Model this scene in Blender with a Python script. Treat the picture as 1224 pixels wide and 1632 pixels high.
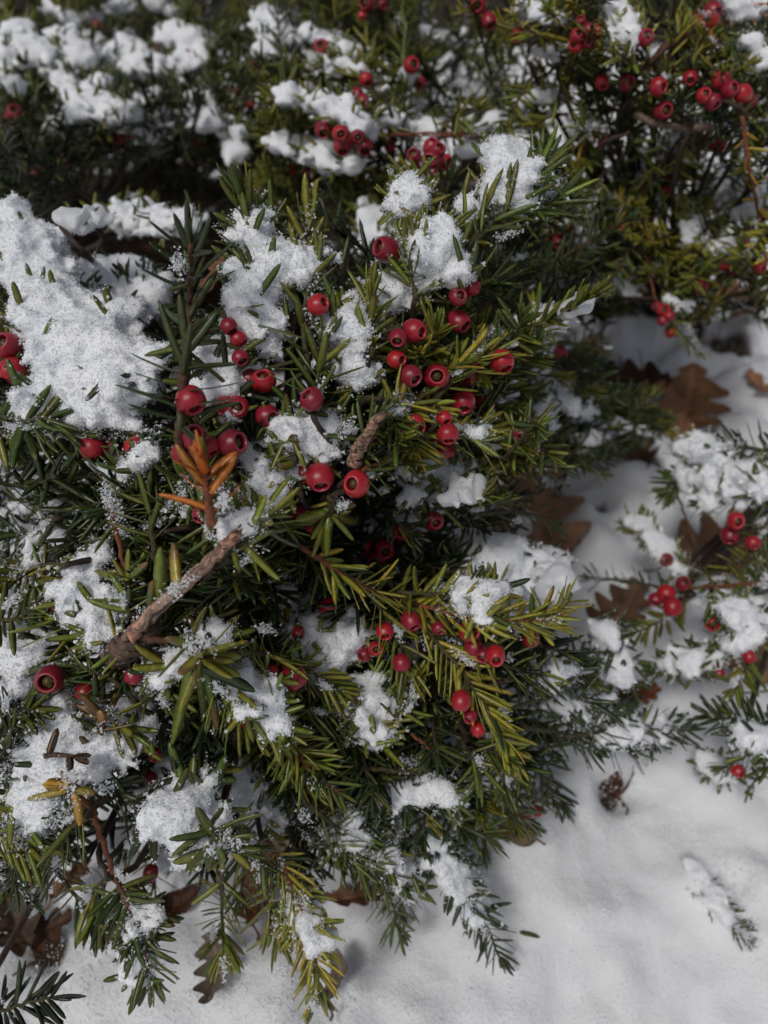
import bpy, math, random, time
T0 = time.time()
import numpy as np
from mathutils import Vector, Matrix, kdtree

for o in list(bpy.data.objects):
    bpy.data.objects.remove(o)
scene = bpy.context.scene
COL = scene.collection
R_ = math.radians
rng = np.random.default_rng(11)
random.seed(5)

# ------------------------------------------------------------------ camera
CAM_H, PITCH = 0.50, R_(45)
W, H, FPX = 1224.0, 1632.0, 1233.0
cd = bpy.data.cameras.new('camera')
cam = bpy.data.objects.new('camera', cd)
COL.objects.link(cam)
cam.location = (0, 0, CAM_H)
cam.rotation_euler = (PITCH, 0, 0)
cd.sensor_fit = 'VERTICAL'
cd.sensor_height = 24.0
cd.lens = 24.0 * FPX / H
cd.clip_start = 0.02
cd.clip_end = 500
cd.dof.use_dof = True
cd.dof.focus_distance = 0.325
cd.dof.aperture_fstop = 5.0
scene.camera = cam

# ------------------------------------------------------------------ sky, sun, exposure
SUN_EL, SUN_AZ = R_(58), R_(-142)          # azimuth from +Y towards +X
world = bpy.data.worlds.new('World')
scene.world = world
world.use_nodes = True
wn = world.node_tree
wn.nodes.clear()
sky = wn.nodes.new('ShaderNodeTexSky')
sky.sky_type = 'NISHITA'
sky.sun_disc = False
sky.sun_elevation = SUN_EL
sky.sun_rotation = SUN_AZ
sky.dust_density = 4.0
sky.air_density = 1.0
hsv = wn.nodes.new('ShaderNodeHueSaturation')      # thin cloud: the sky is nearly white
hsv.inputs['Saturation'].default_value = 0.6
bg = wn.nodes.new('ShaderNodeBackground')
bg.inputs['Strength'].default_value = 0.09
wo = wn.nodes.new('ShaderNodeOutputWorld')
wn.links.new(sky.outputs[0], hsv.inputs['Color'])
wn.links.new(hsv.outputs[0], bg.inputs['Color'])
wn.links.new(bg.outputs[0], wo.inputs['Surface'])
sd = bpy.data.lights.new('sun', 'SUN')
sd.energy = 1.9
sd.angle = R_(12)
sd.color = (1.0, 0.97, 0.93)
sun = bpy.data.objects.new('sun', sd)
COL.objects.link(sun)
sdir = Vector((math.cos(SUN_EL) * math.sin(SUN_AZ), math.cos(SUN_EL) * math.cos(SUN_AZ), math.sin(SUN_EL)))
sun.rotation_euler = sdir.to_track_quat('Z', 'Y').to_euler()
sun.location = (-1, 0, 3)
vs = scene.view_settings
vs.view_transform = 'Standard'
vs.look = 'None'
vs.exposure = -0.6
vs.gamma = 1.0
vs.use_curve_mapping = False
scene.cycles.max_bounces = 10
scene.cycles.diffuse_bounces = 6
scene.cycles.glossy_bounces = 3
scene.cycles.transmission_bounces = 4

# ------------------------------------------------------------------ projection helpers
S45, C45 = math.sin(PITCH), math.cos(PITCH)
CP = np.array((0, 0, CAM_H))
FW = np.array((0, S45, -C45)); RT = np.array((1.0, 0, 0)); UPV = np.array((0, C45, S45))
ZUP = np.array((0, 0, 1.0))

def unproj(x, y, d):
    return CP + d * (FW + (x - W / 2) / FPX * RT - (y - H / 2) / FPX * UPV)

def project(P):
    Q = P - CP
    d = Q @ FW
    return W / 2 + FPX * (Q @ RT) / d, H / 2 - FPX * (Q @ UPV) / d, d

def ground_d(x, y):
    v = -(y - H / 2) / FPX
    return CAM_H / (C45 - S45 * v)

RELIEF = {
 'A': [(0,320,.42),(30,400,.40),(120,550,.36),(200,440,.43),(200,370,.52),(330,560,.33),(400,420,.335),(300,600,.30),(300,400,.30),(390,300,.33),(490,340,.34),
       (500,500,.33),(700,400,.345),(820,260,.375),(900,240,.38),(650,300,.36),(650,560,.345),(800,560,.36),(930,480,.375),(500,650,.325),(740,680,.355),(820,700,.36),(560,770,.33),(600,680,.315),
       (10,570,.36),(150,712,.345),(300,720,.31),(60,700,.34),(330,740,.30),(180,820,.33),(40,870,.40),(30,760,.40),(300,900,.29),(375,855,.285),(230,1000,.32),(130,930,.345),(560,930,.35),(480,860,.345),
       (700,760,.42),(740,790,.37),(690,850,.40),(600,870,.42),(750,960,.355),(790,1045,.365),(880,980,.37),(830,910,.44),(950,1130,.45),(960,1040,.47),(1090,1170,.49),(860,1070,.41),(640,1060,.37),(740,1120,.375),(810,1190,.385),
       (330,1050,.315),(430,1110,.335),(520,1030,.40),(600,1120,.385),(500,1220,.36),(290,1300,.33),(100,1200,.345),(120,1250,.325),(80,1085,.35),(20,1060,.36),(200,1190,.345),(350,1345,.325),(300,1230,.40),
       (430,1290,.37),(560,1330,.39),(650,1260,.40),(720,1400,.42),(790,1510,.44),(840,1290,.475),(500,1500,.375),(505,1590,.385),(350,1480,.39),(160,1330,.34),(220,1470,.35),(235,1580,.365),(60,1590,.36),(40,1300,.35),(110,1430,.385),(640,1480,.425),
       (870,620,.60),(830,660,.58),(900,680,.62),(980,650,.64)],
 'B': [(1150,740,.53),(1220,770,.50),(1070,780,.55),(1030,840,.57),(1173,832,.50),(1062,892,.56),(950,930,.60),(1070,950,.54),(1180,990,.485),(1220,930,.50),(1100,1055,.50),(1050,1070,.51),(1180,1140,.45),(1176,1228,.48),(1220,1180,.43)],
 'C': [(760,10,.55),(930,50,.48),(1000,60,.47),(1140,30,.50),(1200,80,.50),(1048,137,.49),(1150,150,.47),(870,160,.56),(960,200,.52),(930,255,.55),(1080,190,.49),(1200,250,.50),(1090,240,.56),(1150,310,.72),(1060,300,.60),
       (985,330,.58),(1110,370,.58),(960,370,.55),(1060,500,.57),(1150,420,.56),(1215,400,.51),(890,360,.55),(850,440,.62),(1110,560,.60)],
 'M': [(440,40,.66),(520,70,.64),(513,76,.60),(540,110,.58),(540,170,.52),(440,160,.53),(545,215,.50),(500,245,.58),(470,280,.60),(640,60,.60),(660,110,.56),(600,150,.54),(690,240,.44),(660,205,.60),(745,140,1.1),(720,60,.85),(770,100,.85),
       (600,370,.55),(760,215,.52),(800,130,.70),(440,330,.62)],
 'D': [(50,80,.72),(20,180,.66),(60,278,.64),(140,180,.66),(180,190,.66),(220,100,.76),(250,200,.70),(310,70,.76),(330,190,.66),(375,235,.66),(380,100,.70),(200,30,.90),(400,10,.9),(20,10,.85),(200,290,.95),(330,290,.9)],
}
def relief(k, x, y):
    if k == 'G':
        return float(ground_d(x, y))
    a = np.array(RELIEF[k], float)
    w = 1.0 / (((a[:, 0] - x) ** 2 + (a[:, 1] - y) ** 2) / 40.0 ** 2 + 0.05) ** 1.6
    d = float((w * a[:, 2]).sum() / w.sum())
    return min(d, float(ground_d(x, y)) - 0.012) if d < 0.62 else d

def pt(k, x, y, off=0.0):
    return unproj(x, y, relief(k, x, y) + off)

def nrm(v):
    return v / (np.linalg.norm(v, axis=-1, keepdims=True) + 1e-12)

# ------------------------------------------------------------------ noise
LAT = np.random.default_rng(3).random((64, 64, 64)).astype(np.float32)
def vnoise(P, scale, seed=0.0):
    """smooth value noise in -1..1 at points P (n,3)"""
    q = np.asarray(P, np.float32) / scale + np.float32(seed * 17.31 + 100)
    i = np.floor(q).astype(np.int32)
    f = q - i
    f = f * f * (3 - 2 * f)
    i &= 63
    j = (i + 1) & 63
    x0, y0, z0 = i[..., 0], i[..., 1], i[..., 2]
    x1, y1, z1 = j[..., 0], j[..., 1], j[..., 2]
    fx, fy, fz = f[..., 0], f[..., 1], f[..., 2]
    a = LAT[x0, y0, z0] * (1 - fx) + LAT[x1, y0, z0] * fx
    b = LAT[x0, y1, z0] * (1 - fx) + LAT[x1, y1, z0] * fx
    c = LAT[x0, y0, z1] * (1 - fx) + LAT[x1, y0, z1] * fx
    d = LAT[x0, y1, z1] * (1 - fx) + LAT[x1, y1, z1] * fx
    return ((a * (1 - fy) + b * fy) * (1 - fz) + (c * (1 - fy) + d * fy) * fz) * 2 - 1

# ------------------------------------------------------------------ mesh helpers
def make_mesh(name, V, quads=None, tris=None, col=None, smooth=True):
    me = bpy.data.meshes.new(name)
    V = np.asarray(V, np.float32)
    nq = 0 if quads is None else len(quads)
    nt = 0 if tris is None else len(tris)
    me.vertices.add(len(V))
    me.vertices.foreach_set('co', V.ravel())
    me.loops.add(nq * 4 + nt * 3)
    li = []
    if nq: li.append(np.asarray(quads, np.int32).ravel())
    if nt: li.append(np.asarray(tris, np.int32).ravel())
    me.loops.foreach_set('vertex_index', np.concatenate(li))
    me.polygons.add(nq + nt)
    st = np.concatenate([np.arange(nq) * 4, nq * 4 + np.arange(nt) * 3]).astype(np.int32)
    me.polygons.foreach_set('loop_start', st)
    me.polygons.foreach_set('use_smooth', np.full(nq + nt, smooth, bool))
    if col is not None:
        a = me.color_attributes.new('col', 'FLOAT_COLOR', 'POINT')
        c = np.ones((len(V), 4), np.float32)
        c[:, :3] = col
        a.data.foreach_set('color', c.ravel())
    me.update(calc_edges=True)
    return me

def link(name, me, mat=None, parent=None, **props):
    o = bpy.data.objects.new(name, me)
    COL.objects.link(o)
    if me is not None and mat is not None and not me.materials:
        me.materials.append(mat)
    if parent is not None:
        o.parent = parent
    for k, v in props.items():
        o[k] = v
    return o

# ------------------------------------------------------------------ materials
def new_mat(name):
    m = bpy.data.materials.new(name)
    m.use_nodes = True
    nt = m.node_tree
    nt.nodes.clear()
    out = nt.nodes.new('ShaderNodeOutputMaterial')
    b = nt.nodes.new('ShaderNodeBsdfPrincipled')
    nt.links.new(b.outputs[0], out.inputs['Surface'])
    return m, nt, b, out

def node(nt, t, **kw):
    n = nt.nodes.new(t)
    for k, v in kw.items():
        if k in n.inputs: n.inputs[k].default_value = v
        else: setattr(n, k, v)
    return n

def coords(nt):
    return nt.nodes.new('ShaderNodeTexCoord').outputs['Object']

def noise(nt, vec, scale, detail=3, rough=.55):
    n = node(nt, 'ShaderNodeTexNoise', Scale=scale, Detail=detail, Roughness=rough)
    nt.links.new(vec, n.inputs['Vector'])
    return n.outputs['Fac']

def ramp(nt, fac, stops):
    r = nt.nodes.new('ShaderNodeValToRGB')
    el = r.color_ramp.elements
    while len(el) < len(stops): el.new(0.5)
    for e, (p, c) in zip(el, stops):
        e.position = p
        e.color = (*c, 1) if len(c) == 3 else c
    nt.links.new(fac, r.inputs['Fac'])
    return r.outputs['Color']

def bump(nt, b, h, strength, dist):
    bn = node(nt, 'ShaderNodeBump', Strength=strength, Distance=dist)
    nt.links.new(h, bn.inputs['Height'])
    nt.links.new(bn.outputs[0], b.inputs['Normal'])

def mixrgb(nt, fac, a, b, mode='MIX'):
    m = nt.nodes.new('ShaderNodeMix')
    m.data_type = 'RGBA'
    m.blend_type = mode
    for s, v in ((m.inputs[0], fac), (m.inputs[6], a), (m.inputs[7], b)):
        if hasattr(v, 'is_linked') or hasattr(v, 'links'): nt.links.new(v, s)
        else: s.default_value = v if not isinstance(v, tuple) else ((*v, 1) if len(v) == 3 else v)
    return m.outputs[2]

def mat_needle():
    m, nt, b, out = new_mat('needle')
    at = node(nt, 'ShaderNodeAttribute', attribute_name='col')
    n = noise(nt, coords(nt), 420, 3)
    c = mixrgb(nt, 1.0, at.outputs['Color'], ramp(nt, n, [(.3, (.68, .68, .68)), (.7, (1.25, 1.2, 1.1))]), 'MULTIPLY')
    nt.links.new(c, b.inputs['Base Color'])
    b.inputs['Roughness'].default_value = .30
    b.inputs['Specular IOR Level'].default_value = .5
    tr = node(nt, 'ShaderNodeBsdfTranslucent')
    nt.links.new(c, tr.inputs['Color'])
    mx = node(nt, 'ShaderNodeMixShader', Fac=.14)
    nt.links.new(b.outputs[0], mx.inputs[1]); nt.links.new(tr.outputs[0], mx.inputs[2])
    nt.links.new(mx.outputs[0], out.inputs['Surface'])
    bump(nt, b, noise(nt, coords(nt), 900, 2), .25, .0004)
    return m

def mat_bark():
    m, nt, b, out = new_mat('bark')
    at = node(nt, 'ShaderNodeAttribute', attribute_name='col')
    v = coords(nt)
    n = noise(nt, v, 380, 5, .65)
    c = mixrgb(nt, 1.0, at.outputs['Color'], ramp(nt, n, [(.28, (.38, .34, .32)), (.5, (.95, .92, .9)), (.72, (1.7, 1.6, 1.5))]), 'MULTIPLY')
    nt.links.new(c, b.inputs['Base Color'])
    b.inputs['Roughness'].default_value = .8
    bump(nt, b, noise(nt, v, 600, 4, .7), .7, .0012)
    return m

def mat_snow(name, fine):
    m, nt, b, out = new_mat(name)
    v = coords(nt)
    n = noise(nt, v, 60, 3)
    nt.links.new(ramp(nt, n, [(.3, (.80, .83, .87)), (.7, (.87, .885, .90))]), b.inputs['Base Color'])
    b.inputs['Roughness'].default_value = .55
    b.inputs['Specular IOR Level'].default_value = .25
    b.inputs['Subsurface Weight'].default_value = .6
    b.inputs['Subsurface Radius'].default_value = (.0022, .0026, .0030)
    b.inputs['Subsurface Scale'].default_value = 1.0
    vo = node(nt, 'ShaderNodeTexVoronoi', Scale=fine)
    nt.links.new(v, vo.inputs['Vector'])
    mm = node(nt, 'ShaderNodeMath', operation='ADD')
    nt.links.new(vo.outputs['Distance'], mm.inputs[0]); nt.links.new(noise(nt, v, fine * .6, 4, .7), mm.inputs[1])
    bump(nt, b, mm.outputs[0], .4, .0010)
    return m

def mat_ground():
    m, nt, b, out = new_mat('ground_snow')
    v = coords(nt)
    at = node(nt, 'ShaderNodeAttribute', attribute_name='col')       # red: litter, plus painted shade under the back yews
    sn = ramp(nt, noise(nt, v, 14, 4), [(.3, (.87, .89, .92)), (.7, (.92, .93, .94))])
    li = ramp(nt, noise(nt, v, 70, 5, .7), [(.3, (.012, .008, .005)), (.55, (.05, .028, .015)), (.75, (.12, .07, .04))])
    c = mixrgb(nt, at.outputs['Color'], sn, li)
    nt.links.new(c, b.inputs['Base Color'])
    b.inputs['Roughness'].default_value = .6
    b.inputs['Specular IOR Level'].default_value = .2
    mm = node(nt, 'ShaderNodeMath', operation='ADD')
    nt.links.new(noise(nt, v, 700, 4, .75), mm.inputs[0]); nt.links.new(noise(nt, v, 180, 3, .6), mm.inputs[1])
    bump(nt, b, mm.outputs[0], .6, .0026)
    return m

def mat_berry():
    m, nt, b, out = new_mat('berry')
    at = node(nt, 'ShaderNodeAttribute', attribute_name='col')
    v = coords(nt)
    bloom = ramp(nt, noise(nt, v, 260, 4, .65), [(.42, (0, 0, 0)), (.75, (1, 1, 1))])
    c = mixrgb(nt, bloom, at.outputs['Color'], (.52, .11, .15))
    c2 = mixrgb(nt, .22, at.outputs['Color'], c)
    nt.links.new(c2, b.inputs['Base Color'])
    b.inputs['Roughness'].default_value = .30
    b.inputs['Specular IOR Level'].default_value = .5
    b.inputs['Subsurface Weight'].default_value = .3
    b.inputs['Subsurface Radius'].default_value = (.004, .0006, .0006)
    b.inputs['Subsurface Scale'].default_value = 1.0
    bump(nt, b, noise(nt, v, 700, 2), .12, .0005)
    return m

def mat_plain(name, c1, c2, scale, rough=.6, bs=.4):
    m, nt, b, out = new_mat(name)
    v = coords(nt)
    nt.links.new(ramp(nt, noise(nt, v, scale, 5, .65), [(.3, c1), (.7, c2)]), b.inputs['Base Color'])
    b.inputs['Roughness'].default_value = rough
    b.inputs['Specular IOR Level'].default_value = .3
    bump(nt, b, noise(nt, v, scale * 2.5, 4, .7), bs, .001)
    return m

def mat_leaf():
    m, nt, b, out = new_mat('dead_leaf')
    at = node(nt, 'ShaderNodeAttribute', attribute_name='col')
    v = coords(nt)
    c = mixrgb(nt, 1.0, at.outputs['Color'], ramp(nt, noise(nt, v, 60, 6, .7), [(.3, (.45, .42, .4)), (.5, (.95, .95, .95)), (.72, (1.5, 1.45, 1.4))]), 'MULTIPLY')
    nt.links.new(c, b.inputs['Base Color'])
    b.inputs['Roughness'].default_value = .62
    b.inputs['Specular IOR Level'].default_value = .3
    bump(nt, b, noise(nt, v, 220, 5, .7), .4, .0012)
    return m

M_NEEDLE, M_BARK, M_BERRY, M_LEAF = mat_needle(), mat_bark(), mat_berry(), mat_leaf()
M_SNOW, M_GROUND = mat_snow('snow', 900), mat_ground()
def mat_ice():
    m, nt, b, out = new_mat('snow_crystals')
    b.inputs['Base Color'].default_value = (.90, .92, .94, 1)
    b.inputs['Roughness'].default_value = .35
    b.inputs['Specular IOR Level'].default_value = .4
    tr = node(nt, 'ShaderNodeBsdfTranslucent', Color=(.90, .92, .95, 1))
    mx = node(nt, 'ShaderNodeMixShader', Fac=.48)
    nt.links.new(b.outputs[0], mx.inputs[1]); nt.links.new(tr.outputs[0], mx.inputs[2])
    nt.links.new(mx.outputs[0], out.inputs['Surface'])
    return m
M_ICE = mat_ice()
M_SEED = mat_plain('seed', (.03, .018, .008), (.12, .085, .03), 300, .3, .1)
M_FENCE = mat_plain('weathered_wood', (.018, .013, .010), (.05, .038, .03), 30, .8, .5)

# ------------------------------------------------------------------ ground
ROOT = {'A': np.array((-.10, .50, 0)), 'B': np.array((.50, .60, 0)), 'C': np.array((.36, .85, 0)), 'M': np.array((.0, .98, 0)), 'D': np.array((-.46, 1.0, 0))}

def ground_z(P2):
    P = np.zeros((len(P2), 3)); P[:, :2] = P2
    z = .016 * vnoise(P, .11, 1) + .007 * vnoise(P, .042, 2) + .0046 * vnoise(P, .020, 3) + .0022 * vnoise(P, .0085, 4)
    # lumpier where fallen leaves lie under the snow, smooth in the open corner
    lump = np.clip((P[:, 1] - .42) / .12, 0, 1) * np.clip((P[:, 0] - .05) / .1, 0, 1)
    z += lump * (.020 * vnoise(P, .075, 5) + .013 * vnoise(P, .032, 6) + .005 * vnoise(P, .013, 7) + .022 * (1 - np.abs(vnoise(P, .065, 11))) ** 2 - .008)
    return z - .008

PITS = [(930, 830, 36, -.020), (1000, 775, 40, -.020), (905, 770, 26, -.014), (1060, 815, 30, -.016), (960, 880, 34, -.016), (1160, 610, 46, -.022), (1090, 575, 40, -.02), (1000, 530, 34, -.02), (915, 900, 30, -.012), (1210, 700, 40, -.02), (1040, 735, 26, .016), (960, 800, 18, .018), (985, 1245, 26, .030), (345, 1560, 22, .012), (1000, 610, 40, .03), (835, 800, 26, .02), (950, 600, 40, .025), (870, 760, 50, .02), (1180, 520, 60, .03), (985, 975, 30, .02), (1185, 1395, 20, .010), (1105, 1390, 22, -.008), (1135, 1425, 22, -.009), (1160, 1455, 16, -.006), (60, 1500, 50, .02), (545, 1590, 16, .006)]
def build_ground():
    xs = np.concatenate([-np.geomspace(120, .86, 14), np.arange(-.84, .845, .0052), np.geomspace(.86, 120, 14)])
    ys = np.concatenate([-np.geomspace(60, .06, 10), np.arange(-.04, 1.42, .0052), np.geomspace(1.45, 300, 16)])
    X, Y = np.meshgrid(xs, ys, indexing='ij')
    P2 = np.stack([X.ravel(), Y.ravel()], 1)
    z = ground_z(P2)
    far = np.clip((np.abs(P2[:, 0]) - .9) / 2, 0, 1) + np.clip((P2[:, 1] - 1.5) / 2, 0, 1)
    z = z * np.clip(1 - far, 0, 1)
    litter_shade = np.zeros(len(P2))
    P3 = np.zeros((len(P2), 3)); P3[:, :2] = P2
    nz = vnoise(P3, .05, 8) * .5 + vnoise(P3, .018, 9) * .3
    for k, r in (('A', .13), ('C', .05), ('M', .36), ('D', .50)):  # litter around M and D spread wider, painting the gaps there dark
        dd = np.linalg.norm(P2 - ROOT[k][:2], axis=1)
        litter_shade = np.maximum(litter_shade, np.clip((1.0 - dd / r + nz * .9) * 4, 0, 1))
    for (x, y, r, dep) in PITS:
        c = unproj(x, y, ground_d(x, y))
        rr = r * ground_d(x, y) / FPX
        dd = np.linalg.norm(P2 - c[:2], axis=1) / rr
        f = np.exp(-(dd ** 2) * (1 + .5 * nz))
        z -= dep * f
        if dep > .01: litter_shade = np.maximum(litter_shade, np.clip((f - .55 + nz * .25) * 6, 0, 1))
    n0, n1 = X.shape
    idx = np.arange(n0 * n1).reshape(n0, n1)
    q = np.stack([idx[:-1, :-1], idx[1:, :-1], idx[1:, 1:], idx[:-1, 1:]], -1).reshape(-1, 4)
    col = np.stack([litter_shade] * 3, 1)
    me = make_mesh('snow_ground', np.column_stack([P2, z]), q, None, col)
    link('snow_ground', me, M_GROUND, kind='structure', label='snow-covered ground under and beside the yew shrubs')
build_ground()

def gpt(x, y, lift=0.0):
    p = unproj(x, y, ground_d(x, y))
    for _ in range(4):
        z = float(ground_z(np.array([p[:2]]))[0]) + lift
        v = p - CP
        p = CP + v * ((CAM_H - z) / -v[2])
    return p

# ------------------------------------------------------------------ fence behind
def build_fence():
    fx = link('wooden_fence', None)
    fx.location = (0, 2.0, 0)
    fx['label'] = 'dark weathered board fence glimpsed through gaps behind the top yews'
    fx['category'] = 'fence'
    me = None
    for i in range(26):
        w = .088
        x0 = -1.25 + i * .096
        dz = rng.uniform(-.01, .01); dy = rng.uniform(-.004, .004)
        V = np.array([(x, y, z) for x in (x0, x0 + w) for y in (dy, dy + .018) for z in (-.05, 1.2 + dz)])
        q = [(0, 1, 3, 2), (4, 6, 7, 5), (0, 4, 5, 1), (2, 3, 7, 6), (0, 2, 6, 4), (1, 5, 7, 3)]
        link('board', make_mesh('board', V, q, smooth=False), M_FENCE, fx)
    for z in (.25, .95):
        V = np.array([(x, y, zz) for x in (-1.3, 1.3) for y in (.024, .06) for zz in (z, z + .08)])
        link('rail', make_mesh('rail', V, q, smooth=False), M_FENCE, fx)
build_fence()

# ------------------------------------------------------------------ needle prototypes
ST = np.array([0, .06, .2, .5, .8, .94])
WD = np.array([.18, .6, .95, 1.0, .84, .44])
def proto(curve, sick, cut=False, thick=.13):
    """unit-length needle; width is +-1 in y, scaled later; z scaled with the width"""
    st = ST * (.8 if cut else 1)
    V = []
    for x, w in zip(st, WD):
        z = curve * x * x; yy = sick * x * x
        V += [(x, w, 0, z, yy), (x, 0, thick * 1.6, z, yy), (x, -w, 0, z, yy), (x, 0, -thick * 1.2, z, yy)]
    x = .78 if cut else 1.0
    V.append((x, 0, 0, curve * x * x, sick * x * x))
    return np.array(V)
NQ = []
for s in range(5):
    a = s * 4; b = a + 4
    for j in range(4):
        NQ.append((a + j, b + j, b + (j + 1) % 4, a + (j + 1) % 4))
NQ = np.array(NQ)
NT = np.array([(20 + j, 24, 20 + (j + 1) % 4) for j in range(4)])
NT = np.vstack([NT, [(0, 1, 2), (0, 2, 3)]])
PROTOS = [proto(c, s) for c in (-.10, .02, .10, .2) for s in (-.07, .0, .07)]
CUTS = [proto(c, s, True) for c in (-.05, .08) for s in (-.04, .04)]

COLS = {'dark': (.040, .062, .022), 'deep': (.015, .025, .010), 'mid': (.090, .120, .026), 'olive': (.170, .190, .028), 'yellow': (.285, .275, .034),  # deep: green darkened so inner foliage carries its shade in the colour
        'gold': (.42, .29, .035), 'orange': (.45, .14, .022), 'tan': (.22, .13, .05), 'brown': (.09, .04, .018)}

class Needles:
    """collected needles of one spray: arrays of base, direction, up, length, width, proto, colour"""
    def __init__(s): s.rows = []
    def add(s, base, d, up, L, w, col, cut=False, col_tip=None):
        s.rows.append((base, d, up, L, w, rng.integers(len(CUTS) if cut else len(PROTOS)), cut, col, col_tip))
    def arrays(s):
        n = len(s.rows)
        B, D, U, L, Wd, K, CUT, CO, CT = zip(*s.rows)
        B = np.array(B); D = nrm(np.array(D)); U = np.array(U); L = np.array(L)[:, None]; Wd = np.array(Wd)[:, None] / 2
        CUT = np.array(CUT, bool); K = np.array(K)
        p = np.where(CUT[:, None, None], np.array(CUTS)[np.minimum(K, len(CUTS) - 1)], np.array(PROTOS)[K])
        Y = nrm(np.cross(U, D)); Z = np.cross(D, Y)
        V = B[:, None] + (p[:, :, 0] * L)[..., None] * D[:, None] + (p[:, :, 1] * Wd + p[:, :, 4] * L)[..., None] * Y[:, None] + (p[:, :, 2] * Wd + p[:, :, 3] * L)[..., None] * Z[:, None]
        C = np.repeat(np.array(CO)[:, None], 25, 1)
        C[:, 3::4] = C[:, 3::4] * 1.25 + np.array((.022, .020, .002))          # paler underside
        C[:, :4] = C[:, :4] * .6 + np.array((.025, .025, .005))                # pale petiole
        for i, ct in enumerate(CT):
            if ct is not None: C[i, 16 if CUT[i] else 20:] = ct
        return V, C

def jitter_col(name, v=.28):
    c = np.array(COLS[name]) * (1 + rng.uniform(-v, v))
    c[0] *= 1 + rng.uniform(-.2, .3)
    return c

def catmull(P, n):
    P = np.asarray(P, float)
    if len(P) == 2:
        t = np.linspace(0, 1, n)[:, None]
        return P[0] * (1 - t) + P[1] * t
    Q = np.vstack([2 * P[0] - P[1], P, 2 * P[-1] - P[-2]])
    seg = len(P) - 1
    out = []
    for u in np.linspace(0, seg - 1e-6, n):
        i = int(u); f = u - i
        a, b, c, d = Q[i], Q[i + 1], Q[i + 2], Q[i + 3]
        out.append(.5 * (2 * b + (c - a) * f + (2 * a - 5 * b + 4 * c - d) * f * f + (3 * b - a - 3 * c + d) * f ** 3))
    return np.array(out)

def tube(P, r, sides=6, rough=0.0):
    """tube along P with radii r -> verts, quads, tris"""
    P = np.asarray(P); n = len(P)
    T = nrm(np.gradient(P, axis=0))
    a = np.cross(T, np.array((.31, .2, .93))); a = nrm(a); b = np.cross(T, a)
    th = np.linspace(0, 2 * math.pi, sides, endpoint=False)
    rr = np.asarray(r)[:, None] * (1 + rough * rng.uniform(-1, 1, (n, sides)))
    V = P[:, None] + rr[..., None] * (np.cos(th)[None, :, None] * a[:, None] + np.sin(th)[None, :, None] * b[:, None])
    idx = np.arange(n * sides).reshape(n, sides)
    nx = np.roll(idx, -1, 1)
    q = np.stack([idx[:-1], nx[:-1], nx[1:], idx[1:]], -1).reshape(-1, 4)
    t = [(idx[0, 0], idx[0, i + 1], idx[0, i]) for i in range(1, sides - 1)] + [(idx[-1, 0], idx[-1, i], idx[-1, i + 1]) for i in range(1, sides - 1)]
    return V.reshape(-1, 3), q, np.array(t)

def bark_stub(P, r, sides=28):
    """a broken stub: ridges and flakes run along the wood, the end is splintered"""
    n = 60
    P = catmull(P, n)
    rad = np.interp(np.linspace(0, 1, n), np.linspace(0, 1, len(r)), r)
    V, q, t = tube(P, rad, sides)
    V = V.reshape(n, sides, 3)
    th = np.linspace(0, 2 * math.pi, sides, endpoint=False)
    u = np.arange(n)[:, None] / n * np.ones((1, sides))
    N3 = np.stack([np.cos(th)[None] * np.ones((n, 1)), np.sin(th)[None] * np.ones((n, 1)), u * 2.4], -1)
    ridge = vnoise(N3 * np.array((1, 1, .10)), .19, 31) * .13 + vnoise(N3 * np.array((1, 1, .5)), .8, 33) * .12
    flake = (vnoise(N3 * np.array((1.5, 1.5, 1.6)), .42, 35) > .12) * .11
    V = P[:, None] + (V - P[:, None]) * (1 + ridge + flake)[..., None]
    T = nrm(P[-1] - P[-2])
    V[-1] += T * rng.uniform(-.001, .005, (sides, 1)); V[-2] += T * rng.uniform(-.001, .001, (sides, 1))
    tone = np.clip(.62 + flake / .11 * .42 + ridge * 3.0, .12, 1.5)
    pink = np.array((.40, .215, .15)); gry = np.array((.33, .235, .175))
    m = np.clip(vnoise(N3, .8, 36) * .9 + .5, 0, 1)[..., None]
    return V.reshape(-1, 3), q, t, ((gry * (1 - m) + pink * m) * tone[..., None]).reshape(-1, 3)

# ------------------------------------------------------------------ shrubs
SHRUB = {}
def shrub(k, name, label):
    o = link(name, None)
    o.location = ROOT[k]
    o['label'] = label
    o['category'] = 'shrub'
    o['group'] = 'yew shrubs with red berries'
    SHRUB[k] = o
shrub('A', 'yew_shrub', 'large foreground yew with snow mounds and dozens of red berries, filling the middle')
shrub('B', 'yew_shrub', 'low yew sprays reaching over open snow from the right edge')
shrub('C', 'yew_shrub', 'yew at top right with bare brown twigs and hanging berry sprigs')
shrub('M', 'yew_shrub', 'yew at top centre with arching snow-laden spray and upright olive shoots')
shrub('D', 'yew_shrub', 'blurred dark yew at top left, snow-heaped above a black hollow')

SPRAYS = []         # dicts: shrub, stem P, radii, needles, colour of the stem
STEM_PTS = {k: [] for k in 'ABCMD'}
INNER = {k: dict(n=Needles(), stems=[]) for k in 'ABCMD'}

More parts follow.
